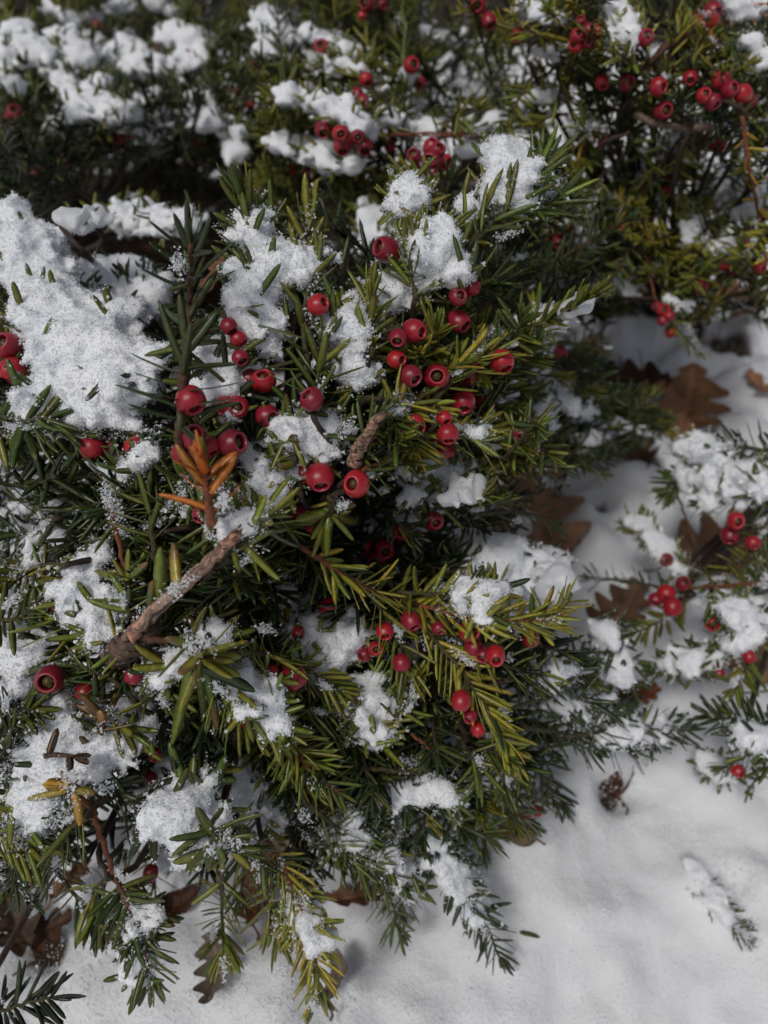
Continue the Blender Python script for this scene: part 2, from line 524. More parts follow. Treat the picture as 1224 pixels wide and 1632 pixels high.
def grow(N, P, n, L, w, col, k=.6, N0=None, t0=.08, ang=(68, 32), hang=0.0, cut=0.0, tips=True, vcol=.28):
    """needles along a stem P. k: 1 = all round, .2 = combed flat"""
    m = len(P)
    T = nrm(np.gradient(P, axis=0))
    if N0 is None: N0 = nrm(-FW * .55 + ZUP * .75)
    tot = n
    for i in range(tot):
        t = t0 + (1 - t0) * (i + rng.uniform(.1, .9)) / tot
        f = t * (m - 1); j = min(int(f), m - 2); f -= j
        b = P[j] * (1 - f) + P[j + 1] * f
        ta = T[j]
        S = nrm(np.cross(ta, N0)); Nn = nrm(np.cross(S, ta))
        if rng.random() < .5 + .5 * k and k > .7: ph = i * 2.39996 + rng.uniform(-.4, .4)
        else: ph = (0 if i % 2 else math.pi) + rng.normal(0, .35 + .5 * k)
        rad = S * math.cos(ph) + Nn * math.sin(ph) * (1 if k > .7 else .75)
        rad = nrm(rad)
        al = R_(ang[0] + (ang[1] - ang[0]) * t ** 1.5 + rng.normal(0, 9))
        d = ta * math.cos(al) + rad * math.sin(al) + Nn * .12 + rng.normal(0, .06, 3)
        if hang: d = d * (1 - hang) + np.array((0, -.15, -1)) * hang
        up = Nn * (1.1 - k) + ta * (.25 + .75 * k) + rng.normal(0, .15, 3)
        if np.dot(nrm(d), nrm(up)) > .95: up = Nn
        ll = L * rng.uniform(.74, 1.1) * (1 - .25 * (1 - min(1, t * 4)) - .18 * max(0, t - .85) / .15)
        is_cut = rng.random() < cut
        c = jitter_col(col if rng.random() > .12 else random.choice(['mid', 'olive', 'dark', col]), vcol)
        tipc = np.array(COLS['tan']) * .9 if is_cut else (np.array(COLS['brown']) if rng.random() < .12 else None)
        N.add(b, d, up, ll * (.8 if is_cut else 1), w * rng.uniform(.82, 1.15), c, is_cut, tipc)
    if tips:                                # a small fan closing the shoot
        b, ta = P[-1], T[-1]
        S = nrm(np.cross(ta, N0)); Nn = np.cross(S, ta)
        for q in range(4):
            ph = q * 1.6 + rng.uniform(0, 1)
            d = ta + (S * math.cos(ph) + Nn * math.sin(ph)) * rng.uniform(.12, .4)
            if hang: d = d * (1 - hang * .5) + np.array((0, 0, -1)) * hang * .5
            N.add(b, d, Nn + rng.normal(0, .3, 3), L * rng.uniform(.45, .8), w * .8, jitter_col(col), False, None)

def spray(k, pts, n, L=21, col='mid', flat=.5, off=0.0, dd=None, w=2.7, stem='green', r=(1.3, .65), limb=True, **kw):
    """pts in photograph pixels from base to tip; each takes the shrub's own relief depth plus off (and dd per point)"""
    P = []
    for i, p in enumerate(pts):
        e = off + (dd[i] if dd else 0)
        P.append(pt(k, p[0], p[1], e))
    Pc = catmull(P, max(10, 8 * (len(P) - 1) + 4))
    Pc = Pc + rng.normal(0, .0003, Pc.shape)
    N = Needles()
    if n: grow(N, Pc, int(n * (1.12 if flat < .9 else 1.0)), L / 1000, w * 1.06 / 1000, col, flat, **kw)
    stems = {'green': (.055, .05, .018), 'brown': (.10, .045, .022), 'red': (.17, .055, .022), 'grey': (.16, .11, .085)}
    rad = np.linspace(r[0], r[1], len(Pc)) / 1000
    limbP = None
    if limb:
        b0 = Pc[0]; root = ROOT[k] + np.array((rng.uniform(-.03, .03), rng.uniform(-.03, .03), .0))
        t = nrm(Pc[0] - Pc[1])
        mid = b0 + t * .02 + FW * .045
        mid2 = (mid + root) / 2 + FW * .035 + np.array((0, 0, .01))
        limbP = catmull([root, mid2, mid, b0 + t * .004, b0], 18)
    SPRAYS.append(dict(k=k, P=Pc, rad=rad, N=N, sc=np.array(stems[stem]), limb=limbP, r0=r[0] / 1000))
    STEM_PTS[k].append(Pc)
    return SPRAYS[-1]

def inside(poly, x, y):
    c = False
    for i in range(len(poly)):
        x1, y1 = poly[i]; x2, y2 = poly[i - 1]
        if (y1 > y) != (y2 > y) and x < (x2 - x1) * (y - y1) / (y2 - y1) + x1: c = not c
    return c

def fill(k, poly, count, off, length=.07, n=24, L=19, cols=('dark', 'deep', 'mid'), w=2.5, outward=1.0, flat=.6):
    a = np.array(poly)
    g = 0
    while g < count:
        x = rng.uniform(a[:, 0].min(), a[:, 0].max()); y = rng.uniform(a[:, 1].min(), a[:, 1].max())
        if not inside(poly, x, y): continue
        g += 1
        p = pt(k, x, y, rng.uniform(*off))
        if p[2] < .012: continue
        d = nrm(nrm(p - ROOT[k] - ZUP * .05) * outward + rng.normal(0, .45, 3) - FW * .25 + ZUP * .1)
        ln = length * rng.uniform(.7, 1.2)
        P = catmull([p - d * ln * .6, p + rng.normal(0, .004, 3), p + d * ln * .4 - ZUP * .004], 8)
        if P[:, 2].min() < .004: P[:, 2] += .006 - P[:, 2].min()
        grow(INNER[k]['n'], P, n, L / 1000, w / 1000, cols[rng.integers(len(cols))], flat)
        INNER[k]['stems'].append(P)

# ---- foreground yew, sprays one by one (base to tip)
A = lambda *a, **k: spray('A', *a, **k)
A([(287,700),(292,600),(302,490),(306,390)], 44, 25, 'dark', 1.0, off=-.012, w=2.9, r=(2.0,1.1), ang=(75,38), stem='brown')
A([(402,430),(398,370),(388,315)], 17, 21, 'mid', .9, off=-.006, w=3.0, ang=(50,22))
A([(478,440),(487,390),(491,345)], 14, 21, 'olive', .9, off=-.004, w=3.0, ang=(48,22))
A([(492,590),(484,500),(505,425)], 20, 20, 'mid', .9, off=-.008, w=2.9)
A([(590,570),(590,520),(588,490)], 13, 23, 'olive', 1, off=-.016, w=3.0, ang=(72,50), r=(1.8,1.2))
A([(500,660),(505,610),(508,560)], 18, 22, 'mid', 1, off=-.010, w=3.1, ang=(78,50))
A([(662,480),(655,440),(652,410)], 10, 20, 'olive', .9, off=-.014, w=2.8)
A([(750,390),(810,330),(868,268)], 34, 25, 'mid', .9, off=-.008, w=3.0, ang=(60,30))
A([(790,360),(840,330),(900,320)], 20, 25, 'mid', .6, off=-.004, w=2.9)
A([(735,390),(760,350),(790,310)], 10, 20, 'olive', .9, w=2.9)
A([(690,640),(760,570),(850,525),(945,472)], 66, 20, 'olive', .55, off=-.022, w=2.9, ang=(50,24))
A([(690,600),(780,565),(860,545)], 30, 21, 'yellow', .55, off=-.012, w=3.0, ang=(42,22))
A([(600,680),(680,620),(780,590)], 34, 20, 'olive', .7, off=.000, w=2.9)
A([(610,640),(700,655),(800,690)], 34, 20, 'yellow', .6, off=-.008, w=2.9)
A([(640,700),(720,690),(810,710)], 24, 20, 'olive', .6, off=.002, w=2.8)
A([(620,560),(680,540),(740,500)], 26, 20, 'olive', .8, off=.004, w=2.8)
A([(700,470),(770,450),(830,420)], 20, 20, 'mid', .6, off=.02, w=2.6)
A([(620,720),(690,770),(770,790)], 26, 19, 'olive', .7, off=-.004, w=2.8, cut=.2)
A([(640,790),(720,810),(790,800)], 20, 19, 'mid', .6, off=.015, w=2.6)
A([(528,790),(524,820),(520,832)], 12, 21, 'olive', 1, off=-.012, w=3.8, cut=.5, ang=(80,60), hang=.25, r=(2.0,1.6))
A([(478,780),(474,740),(472,712)], 12, 17, 'olive', 1, off=-.008, w=3.0, ang=(75,50))
A([(560,760),(600,740),(660,730)], 16, 17, 'mid', .7, off=-.010, w=2.8, stem='red')
A([(560,720),(580,690),(600,665)], 10, 18, 'mid', .8, w=2.6)
A([(480,870),(560,925),(640,955),(760,985),(880,990)], 74, 20, 'yellow', .5, off=-.010, w=2.7, stem='red', ang=(52,26))
A([(620,945),(720,945),(800,930)], 26, 19, 'olive', .5, off=-.004, w=2.6)
A([(640,960),(720,1050),(770,1120),(815,1195)], 52, 21, 'yellow', .5, off=-.008, w=2.7, ang=(45,24))
A([(590,945),(625,1000),(650,1060)], 24, 24, 'olive', .6, off=-.006, w=2.2, hang=.35)
A([(720,1010),(800,1060),(880,1075)], 24, 19, 'olive', .5, off=.002, w=2.6)
A([(820,1000),(870,985),(905,960)], 18, 17, 'yellow', .6, off=-.010, w=2.8)
A([(800,1085),(880,1070),(955,1030)], 28, 22, 'dark', .6, off=-.004, w=2.9)
A([(810,1130),(900,1110),(985,1135)], 34, 21, 'dark', .6, off=-.006, w=3.0)
A([(840,1160),(900,1170),(940,1190)], 26, 21, 'dark', .5, hang=.35, off=.004, w=2.9)
A([(900,1175),(1000,1162),(1098,1165)], 40, 19, 'dark', .3, off=-.004, w=2.3)
A([(950,1180),(1000,1190),(1020,1200)], 16, 18, 'dark', .5, off=.0, w=2.4)
A([(280,800),(200,795),(120,812)], 30, 21, 'dark', .7, off=.006, w=2.9)
A([(260,850),(180,840),(110,790)], 20, 21, 'dark', .7, off=.010, w=2.8)
A([(245,880),(236,790),(228,745)], 28, 21, 'mid', .9, off=.002, w=2.8)
A([(270,830),(300,790),(300,760)], 18, 20, 'mid', .8, off=.008, w=2.8)
A([(172,795),(186,850),(200,925),(205,945)], 3, 14, 'mid', .9, off=-.008, stem='red', r=(.9,1.3), tips=False, limb=False)
A([(203,985),(204,950),(204,915)], 16, 17, 'olive', 1, off=-.012, w=3.0, ang=(80,45), limb=False)
A([(338,835),(330,780),(326,748)], 13, 19, 'orange', 1, off=-.026, w=3.4, stem='red', ang=(60,25), r=(1.8,1.4), limb=False)
A([(345,850),(330,830),(340,795)], 14, 18, 'mid', .8, off=-.004, w=2.9)
A([(-35,690),(40,685),(120,690)], 22, 22, 'mid', .6, off=-.008, w=3.4, hang=.2)
A([(-30,660),(30,672),(80,665)], 14, 24, 'mid', .6, off=-.012, w=3.5)
A([(100,680),(160,690),(230,690)], 20, 17, 'dark', .5, off=.0, w=2.8, hang=.45)
A([(-30,600),(20,560),(60,530)], 14, 18, 'olive', .7, off=.006, w=2.8)
A([(-20,640),(20,650),(60,600)], 12, 20, 'dark', .7, off=.01, w=2.8)
A([(-20,420),(20,440),(40,400)], 10, 16, 'mid', .7, off=.006, w=2.6)
A([(-10,800),(10,760),(40,745)], 14, 20, 'dark', .7, off=.0, w=2.4)
A([(-20,900),(5,850),(10,800)], 16, 18, 'dark', .8, off=.0, w=2.6)
A([(350,900),(400,850),(430,795)], 16, 22, 'olive', .8, off=-.004, w=2.9)
A([(370,870),(430,835),(480,830)], 18, 20, 'mid', .7, off=.006, w=2.8)
A([(300,1015),(316,1040),(325,1052)], 17, 23, 'olive', 1, off=-.016, w=4.2, cut=.45, ang=(82,55), hang=.22, r=(2.0,1.6), limb=False)
A([(380,1040),(460,1050),(540,1098)], 32, 20, 'olive', .5, off=-.010, w=2.8)
A([(330,1060),(380,1120),(440,1160)], 28, 22, 'olive', .5, off=-.008, w=3.1, hang=.3)
A([(420,1130),(460,1180),(490,1220),(540,1265)], 40, 20, 'olive', .5, off=-.008, w=2.7, stem='red')
A([(400,1100),(480,1130),(560,1150)], 28, 20, 'mid', .6, off=.006, w=2.7)
A([(500,1100),(560,1150),(600,1220)], 26, 19, 'mid', .6, off=.012, w=2.5)
A([(215,1040),(150,1015),(70,975)], 18, 21, 'olive', .7, off=-.010, w=3.2, stem='brown')
A([(220,1120),(170,1080),(110,1060)], 18, 20, 'mid', .7, off=-.002, w=3.0)
A([(230,1090),(280,1110),(300,1160)], 16, 17, 'mid', .8, off=.004, w=2.7)
A([(160,1170),(164,1150),(166,1140)], 9, 19, 'tan', 1, off=-.014, w=3.6, ang=(80,60), stem='brown', limb=False, vcol=.5)
A([(170,1120),(175,1140),(200,1160)], 8, 19, 'olive', .8, off=-.012, w=3.4)
A([(185,1400),(160,1330),(143,1285),(108,1262)], 0, 20, 'gold', 1, off=-.006, stem='red', r=(1.2,1.5), tips=False, limb=False)
A([(112,1262),(108,1256),(106,1250)], 7, 13, 'gold', 1, off=-.016, w=3.6, cut=.5, ang=(85,70), hang=.12, limb=False)
A([(120,1255),(180,1260),(240,1310)], 22, 20, 'dark', .7, off=.0, w=3.0, hang=.25)
A([(200,1230),(260,1240),(300,1260)], 18, 20, 'dark', .7, off=.006, w=3.0, hang=.2)
A([(330,1310),(345,1340),(352,1350)], 18, 22, 'mid', 1, off=-.016, w=4.0, ang=(85,55), hang=.2, limb=False)
A([(360,1340),(400,1360),(430,1390)], 18, 20, 'mid', .6, off=-.002, w=2.8)
A([(183,1398),(205,1450),(232,1520),(240,1560)], 46, 19, 'mid', .35, off=-.008, w=2.7, hang=.1, stem='brown', r=(1.3,.8))
A([(180,1395),(150,1420),(160,1470)], 14, 20, 'olive', .5, off=-.004, w=2.9, hang=.3)
A([(60,1320),(85,1380),(130,1440),(170,1480)], 36, 19, 'dark', .4, off=-.004, w=2.6, hang=.2)
A([(40,1345),(20,1390),(40,1430)], 22, 18, 'dark', .5, off=.004, w=2.6, hang=.2)
A([(-40,1622),(20,1606),(80,1590)], 26, 20, 'deep', .35, off=-.006, w=2.0, r=(1.0,.6))
A([(352,1390),(354,1450),(357,1520)], 36, 18, 'olive', .3, off=-.002, w=2.5)
A([(425,1335),(468,1415),(500,1510),(508,1590)], 58, 19, 'yellow', .3, off=-.006, w=2.6, stem='red', ang=(50,28))
A([(440,1380),(430,1440),(440,1490)], 20, 20, 'olive', .4, off=.0, w=2.6, hang=.3)
A([(490,1280),(560,1340),(610,1400),(638,1490)], 58, 19, 'mid', .4, off=-.004, w=2.5)
A([(500,1330),(540,1360),(590,1380)], 24, 19, 'mid', .5, off=-.006, w=2.6)
A([(480,1280),(540,1290),(610,1310)], 24, 19, 'dark', .5, off=.004, w=2.5)
A([(640,1280),(700,1355),(760,1440),(795,1525)], 48, 19, 'dark', .4, off=-.004, w=2.5)
A([(740,1250),(800,1262),(866,1275)], 24, 17, 'mid', .6, off=-.004, w=2.5)
A([(590,1225),(680,1235),(780,1262)], 54, 20, 'dark', .4, off=.002, w=2.3, hang=.5)
A([(620,1160),(650,1110),(660,1080)], 18, 19, 'olive', .8, off=-.004, w=2.8)
A([(740,1190),(760,1215),(770,1225)], 14, 20, 'mid', 1, off=-.006, w=2.9, ang=(80,55))
A([(655,1170),(680,1190),(706,1218)], 0, 19, 'mid', off=-.01, stem='red', r=(.9,.6), tips=False, limb=False)
A([(760,820),(830,815),(880,835)], 12, 17, 'dark', .6, off=.02, w=2.3)
A([(770,740),(830,740),(870,720)], 16, 18, 'dark', .6, off=.05, w=2.4)
A([(850,700),(920,690),(1000,655),(1040,665)], 50, 20, 'dark', .6, off=.0, w=2.4)
A([(790,700),(860,730),(930,745)], 26, 18, 'mid', .4, off=.04, w=2.4)
A([(780,790),(840,790),(890,770)], 20, 18, 'dark', .4, off=.08, w=2.3)
A([(850,560),(900,545),(960,560)], 22, 18, 'mid', .5, off=.06, w=2.4)
A([(870,620),(910,600),(950,640)], 26, 18, 'mid', .6, off=.0, w=2.4)
A([(820,600),(850,650),(880,700)], 26, 18, 'mid', .6, off=.0, w=2.4)
A([(1000,650),(1010,690),(1040,700)], 14, 19, 'dark', .6, off=-.01, w=2.3)
A([(100,430),(130,450),(150,455)], 10, 14, 'dark', .8, off=.0, w=2.6)
A([(-30,765),(40,775),(95,755)], 20, 20, 'dark', .6, off=-.022, w=2.7)
A([(110,900),(60,905),(10,935)], 16, 18, 'olive', .7, off=-.020, w=2.8)
A([(-20,1250),(5,1200),(18,1150)], 20, 20, 'dark', .8, off=-.016, w=2.8)
A([(-20,1180),(20,1140),(50,1130)], 16, 19, 'mid', .7, off=-.014, w=2.8)
A([(-20,990),(30,985),(60,960)], 16, 20, 'mid', .7, off=-.018, w=2.8)
A([(-20,1330),(10,1330),(45,1350)], 18, 20, 'olive', .6, off=-.016, w=3.0)
A([(140,1300),(100,1330),(70,1390)], 24, 19, 'mid', .5, off=-.012, w=2.7)
A([(90,830),(60,850),(20,850)], 16, 19, 'dark', .7, off=-.016, w=2.7)
A([(-20,960),(15,900),(40,870)], 16, 18, 'dark', .8, off=-.014, w=2.6)
# stubs and bare wood
stub1 = A([(205,1018),(228,992),(290,935),(345,885),(378,852)], 0, 20, 'mid', off=-.012, stem='grey', r=(3.1,1.9), tips=False, limb=False)
stub2 = A([(566,738),(572,715),(585,695),(600,664)], 0, 20, 'mid', off=-.012, stem='grey', r=(3.0,1.5), tips=False, limb=False)
knot = A([(185,1040),(212,1022),(236,1000)], 0, 20, 'mid', off=-.004, stem='brown', r=(6.5,5.0), tips=False, limb=False)
A([(236,1020),(280,1022),(312,1040)], 0, 20, 'mid', off=-.008, stem='brown', r=(1.6,1.0), tips=False, limb=False)
A([(418,872),(440,850),(395,836)], 0, 20, 'mid', off=-.014, stem='grey', r=(.5,.3), tips=False, limb=False)

def single(s, base, tip, w, col, off=-.016, cut=False):
    b = pt('A', base[0], base[1], off); e = pt('A', tip[0], tip[1], off - .004)
    s['N'].add(b, e - b, nrm(-FW + rng.normal(0, .2, 3)), np.linalg.norm(e - b), w / 1000, jitter_col(col, .1), cut, np.array(COLS['tan']) if cut else None)
near_stub = SPRAYS[[i for i, q in enumerate(SPRAYS) if q is stub1][0]]
for b_, t_, w_, c_ in (((283,938),(271,846),4.6,'gold'), ((256,965),(254,880),5.2,'olive'), ((242,975),(241,912),3.8,'mid'), ((205,925),(143,911),3.0,'olive'), ((206,922),(256,886),3.2,'olive'),
                       ((300,1046),(385,1052),4.6,'olive'), ((318,1062),(405,1093),5.0,'dark'), ((305,1055),(288,1155),4.6,'olive'), ((313,1058),(345,1165),4.4,'mid'), ((322,1052),(362,1180),4.4,'mid'), ((104,1258),(48,1280),3.8,'gold'), ((118,1262),(133,1316),3.8,'gold'), ((122,1258),(160,1265),3.8,'gold'),
                       ((524,822),(516,884),4.8,'olive'), ((520,815),(468,832),4.4,'olive'), ((532,820),(590,842),4.8,'olive'), ((470,738),(434,746),4.2,'olive')):
    single(near_stub, b_, t_, w_, c_, cut=rng.random() < .35)

# ---- yew reaching in from the right edge
B = lambda *a, **k: spray('B', *a, **k)
B([(1262,765),(1180,755),(1100,762),(1068,782)], 44, 21, 'mid', .6, w=3.0, stem='brown')
B([(1250,720),(1200,715),(1150,705)], 20, 21, 'dark', .7, off=-.004, w=2.8)
B([(1255,800),(1180,790),(1120,805)], 26, 20, 'mid', .6, off=.0, w=2.8)
B([(1230,830),(1200,860),(1190,920)], 22, 20, 'mid', .7, w=2.7)
B([(1110,905),(1060,880),(1000,838)], 26, 15, 'olive', .7, w=2.5)
B([(1090,945),(1020,930),(940,920)], 26, 17, 'dark', .7, w=2.6)
B([(1100,950),(1060,985),(1010,1010)], 22, 18, 'olive', .4, w=2.6)
B([(1255,928),(1180,932),(1090,938)], 12, 17, 'olive', .5, stem='red', r=(2.0,1.2), w=2.6)
B([(1235,960),(1180,1010),(1120,1045),(1045,1065)], 44, 18, 'mid', .6, w=2.7)
B([(1190,1000),(1190,1060),(1170,1100)], 18, 18, 'olive', .7, w=2.6, hang=.2)
B([(1255,1165),(1190,1150),(1130,1140)], 34, 17, 'dark', .25, w=2.3)
B([(1250,1190),(1200,1200),(1150,1225)], 24, 18, 'mid', .6, w=2.6)
B([(1240,1210),(1220,1230),(1200,1250)], 12, 18, 'mid', .6, w=2.6)
B([(1110,870),(1095,830),(1080,790)], 0, 18, 'mid', off=.01, stem='brown', r=(.8,.8), tips=False)
B([(1110,760),(1080,720),(1075,700)], 10, 15, 'yellow', .8, w=2.4)
B([(1230,880),(1170,900),(1130,930)], 16, 18, 'olive', .6, w=2.6)

# ---- top right yew
Cc = lambda *a, **k: spray('C', *a, **k)
Cc([(985,85),(880,60),(820,45),(745,20)], 46, 16, 'yellow', .6, w=2.4, stem='red')
Cc([(1020,110),(1000,95),(985,85)], 18, 13, 'olive', 1, off=-.012, w=3.2, ang=(80,45))
Cc([(1010,60),(975,30),(960,0)], 18, 15, 'yellow', .8, w=2.6)
Cc([(880,110),(910,100),(950,90)], 14, 15, 'olive', .8, w=2.6)
Cc([(1060,130),(1090,110),(1130,60)], 20, 15, 'olive', .8, w=2.6)
Cc([(960,410),(950,385),(935,372)], 20, 19, 'mid', 1, off=-.012, w=2.9, ang=(85,50))
Cc([(960,220),(935,210),(925,200)], 22, 15, 'mid', 1, off=-.008, w=2.8, ang=(85,50))
Cc([(1100,190),(1085,165),(1080,155)], 20, 15, 'dark', 1, off=-.010, w=3.0, ang=(85,50))
Cc([(1170,200),(1150,190),(1140,183)], 20, 15, 'dark', 1, off=-.010, w=3.0, ang=(85,50))
Cc([(1240,190),(1200,200),(1180,230)], 20, 18, 'mid', .8, off=-.006, w=2.8)
Cc([(1230,110),(1190,110),(1160,95)], 22, 16, 'mid', .7, w=2.6)
Cc([(905,190),(930,225),(925,262)], 8, 18, 'gold', .4, w=2.6, stem='red', hang=.35)
Cc([(1013,182),(1040,195),(1100,205),(1145,196)], 0, 18, 'mid', off=-.012, stem='grey', r=(2.2,2.6), tips=False, limb=False)
Cc([(1183,185),(1195,270),(1210,345),(1222,420)], 18, 15, 'gold', .3, off=-.035, stem='red', r=(1.4,1.0), w=2.0, tips=False)
Cc([(1015,350),(1028,410),(1047,482)], 0, 18, 'mid', off=-.004, stem='red', r=(1.0,.9), tips=False)
Cc([(1047,482),(1075,520),(1112,560)], 26, 16, 'olive', .5, w=2.5)
Cc([(1240,440),(1160,415),(1080,410)], 34, 17, 'yellow', .6, w=2.6)
Cc([(1130,400),(1090,405),(1040,440)], 20, 19, 'olive', .6, w=2.6)
Cc([(1120,350),(1090,340),(1050,310)], 26, 15, 'olive', .8, w=2.5)
Cc([(1130,300),(1110,280),(1080,250)], 22, 14, 'yellow', .7, w=2.4)
Cc([(900,440),(865,410),(850,400)], 18, 18, 'olive', .9, w=2.7, off=-.004)
Cc([(1010,330),(980,310),(960,300)], 16, 16, 'mid', .8, w=2.6)
Cc([(1140,75),(1130,50),(1120,40)], 12, 13, 'orange', .9, w=1.7, off=-.006, stem='red')
Cc([(1095,60),(1060,75),(1030,110)], 0, 12, 'mid', off=-.004, stem='brown', r=(2.6,2.0), tips=False, limb=False)
Cc([(880,240),(850,220),(830,190)], 22, 17, 'olive', .8, w=2.5)
Cc([(1160,480),(1200,500),(1230,520)], 16, 17, 'dark', .7, w=2.4, off=.05)

for pts, col in (([(1060,250),(1020,300),(1000,365)],'olive'), ([(1180,320),(1150,365),(1110,405)],'yellow'), ([(900,290),(870,345),(858,405)],'olive'), ([(1240,340),(1205,390),(1165,440)],'yellow'),
                 ([(1000,215),(1030,260),(1062,330)],'mid'), ([(1100,220),(1080,280),(1090,330)],'olive'), ([(960,280),(930,330),(905,350)],'mid'), ([(1230,240),(1190,270),(1160,300)],'mid'), ([(850,120),(820,170),(800,230)],'olive'), ([(900,120),(880,180),(850,200)],'olive')):
    Cc(pts, 24, 16, col, .6, off=-.02, w=2.6)

# ---- top centre yew
Mm = lambda *a, **k: spray('M', *a, **k)
Mm([(610,218),(560,195),(500,172),(430,158)], 46, 19, 'olive', .5, w=2.5, off=.002, stem='red')
Mm([(760,218),(690,214),(610,216)], 4, 17, 'olive', .5, off=-.006, stem='red', r=(1.8,1.3), tips=False)
Mm([(610,150),(560,120),(490,100)], 30, 17, 'olive', .6, w=2.5)
Mm([(640,230),(645,120),(642,0)], 60, 18, 'mid', .9, w=2.4)
Mm([(600,200),(590,100),(580,0)], 50, 18, 'olive', .9, w=2.4, off=.02)
Mm([(690,180),(680,90),(690,10)], 40, 17, 'mid', .9, w=2.4, off=.03)
Mm([(560,280),(510,270),(450,240)], 34, 18, 'olive', .6, w=2.4, off=.01)
Mm([(640,180),(690,190),(740,215)], 14, 16, 'mid', .7, stem='red', w=2.4)
Mm([(790,250),(760,225),(740,190)], 26, 17, 'olive', .8, w=2.5)
Mm([(650,330),(680,300),(640,270)], 24, 18, 'olive', .8, w=2.5, off=-.03)
Mm([(780,190),(760,150),(740,100)], 22, 16, 'olive', .7, w=2.3, off=.0)
Mm([(780,110),(730,85),(680,60)], 30, 16, 'olive', .7, w=2.3, off=.0)
Mm([(470,120),(450,80),(440,20)], 24, 18, 'dark', .8, w=2.4, off=-.02)
Mm([(540,60),(510,30),(500,0)], 24, 18, 'mid', .8, w=2.4, off=.02)
Mm([(480,330),(440,340),(400,300)], 24, 18, 'mid', .7, w=2.4, off=.02)

# ---- top left yew
Dd = lambda *a, **k: spray('D', *a, **k)
for pts, col in (([(60,160),(50,130),(40,95)],'mid'), ([(130,220),(170,200),(190,180)],'olive'), ([(190,160),(170,90),(160,40)],'mid'), ([(230,170),(200,140),(150,90)],'dark'),
                 ([(300,180),(330,130),(340,80)],'mid'), ([(350,240),(330,210),(325,180)],'mid'), ([(400,180),(380,120),(370,50)],'mid'), ([(280,150),(270,90),(280,20)],'mid'),
                 ([(30,240),(60,250),(80,230)],'mid'), ([(20,200),(10,140),(20,80)],'olive'), ([(110,300),(60,290),(30,250)],'dark'), ([(230,250),(200,220),(160,205)],'dark'),
                 ([(90,140),(90,110),(110,60)],'mid'), ([(430,260),(400,220),(380,180)],'olive'), ([(120,40),(100,20),(90,-10)],'olive'), ([(330,50),(300,20),(290,-10)],'olive'),
                 ([(20,40),(10,20),(15,0)],'olive'), ([(200,220),(260,180),(290,160)],'dark'), ([(420,120),(400,70),(420,30)],'mid'), ([(260,300),(280,290),(310,270)],'deep')):
    Dd(pts, 30, 18, col, .8, w=2.5)
Dd([(100,365),(180,345),(260,350),(320,372)], 50, 17, 'mid', .6, off=-.33, w=2.4)
Dd([(130,340),(190,330),(240,320)], 24, 17, 'olive', .7, off=-.30, w=2.4)

# ---- inner foliage behind them
PA = [(0,420),(120,480),(330,480),(400,400),(520,390),(700,350),(880,300),(930,470),(830,560),(820,640),(790,790),(760,880),(900,980),(1000,1120),(900,1190),(850,1270),(780,1300),(720,1370),(620,1370),(420,1370),(300,1340),(120,1370),(0,1420)]
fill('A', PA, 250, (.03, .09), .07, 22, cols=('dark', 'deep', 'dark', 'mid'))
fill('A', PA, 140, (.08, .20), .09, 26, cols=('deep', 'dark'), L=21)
fill('A', [(560,560),(830,540),(820,720),(640,740)], 26, (.006, .03), .06, 22, cols=('olive', 'yellow', 'mid'))
fill('A', [(430,1000),(700,1080),(860,1200),(800,1300),(560,1300),(420,1240)], 46, (.01, .045), .06, 22, cols=('mid', 'dark', 'olive'))
fill('A', [(100,780),(330,780),(420,880),(400,980),(300,980),(120,900)], 20, (.02, .05), .05, 20, cols=('dark', 'mid'))
fill('A', [(480,840),(720,860),(700,940),(560,1000),(460,960)], 22, (.03, .07), .05, 20, cols=('dark', 'deep'))
fill('A', [(830,620),(1000,620),(1010,720),(860,740)], 26, (-.01, .04), .05, 20, cols=('dark', 'mid'))
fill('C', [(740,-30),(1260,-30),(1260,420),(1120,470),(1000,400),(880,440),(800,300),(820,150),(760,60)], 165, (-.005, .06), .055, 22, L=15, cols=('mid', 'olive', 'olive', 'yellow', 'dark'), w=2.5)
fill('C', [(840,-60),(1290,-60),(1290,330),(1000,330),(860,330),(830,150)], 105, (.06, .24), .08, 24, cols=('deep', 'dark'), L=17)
fill('C', [(800,360),(900,400),(1010,400),(1010,480),(960,520),(850,480)], 40, (.02, .14), .06, 22, L=16, cols=('dark', 'deep', 'mid'))
fill('C', [(820,300),(1240,290),(1240,470),(1120,500),(1010,420),(840,470)], 90, (-.02, .06), .055, 20, L=16, cols=('mid', 'olive', 'yellow', 'mid'))
fill('M', [(690,30),(810,30),(840,210),(760,230),(680,200)], 44, (-.12, .12), .07, 22, L=17, cols=('dark', 'mid', 'olive', 'deep'))
fill('A', [(780,600),(900,560),(1000,620),(1040,680),(960,740),(830,740)], 30, (-.03, .03), .05, 20, cols=('dark', 'mid', 'olive'), L=17)
fill('M', [(400,-30),(680,-30),(690,130),(620,330),(420,330),(430,150)], 120, (.01, .08), .06, 24, L=17, cols=('mid', 'olive', 'olive'))
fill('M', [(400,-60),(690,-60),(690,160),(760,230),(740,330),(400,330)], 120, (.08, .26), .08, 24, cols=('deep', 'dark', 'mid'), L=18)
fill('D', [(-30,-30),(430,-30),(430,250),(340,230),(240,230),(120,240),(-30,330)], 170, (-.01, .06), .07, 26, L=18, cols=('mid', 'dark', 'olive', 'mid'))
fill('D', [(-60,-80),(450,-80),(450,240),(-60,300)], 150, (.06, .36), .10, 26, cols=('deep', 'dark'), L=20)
fill('D', [(-30,230),(430,230),(430,340),(-30,340)], 70, (.16, .42), .09, 24, cols=('deep',), L=20)  # darkened needles paint the shade at the back of the hollow
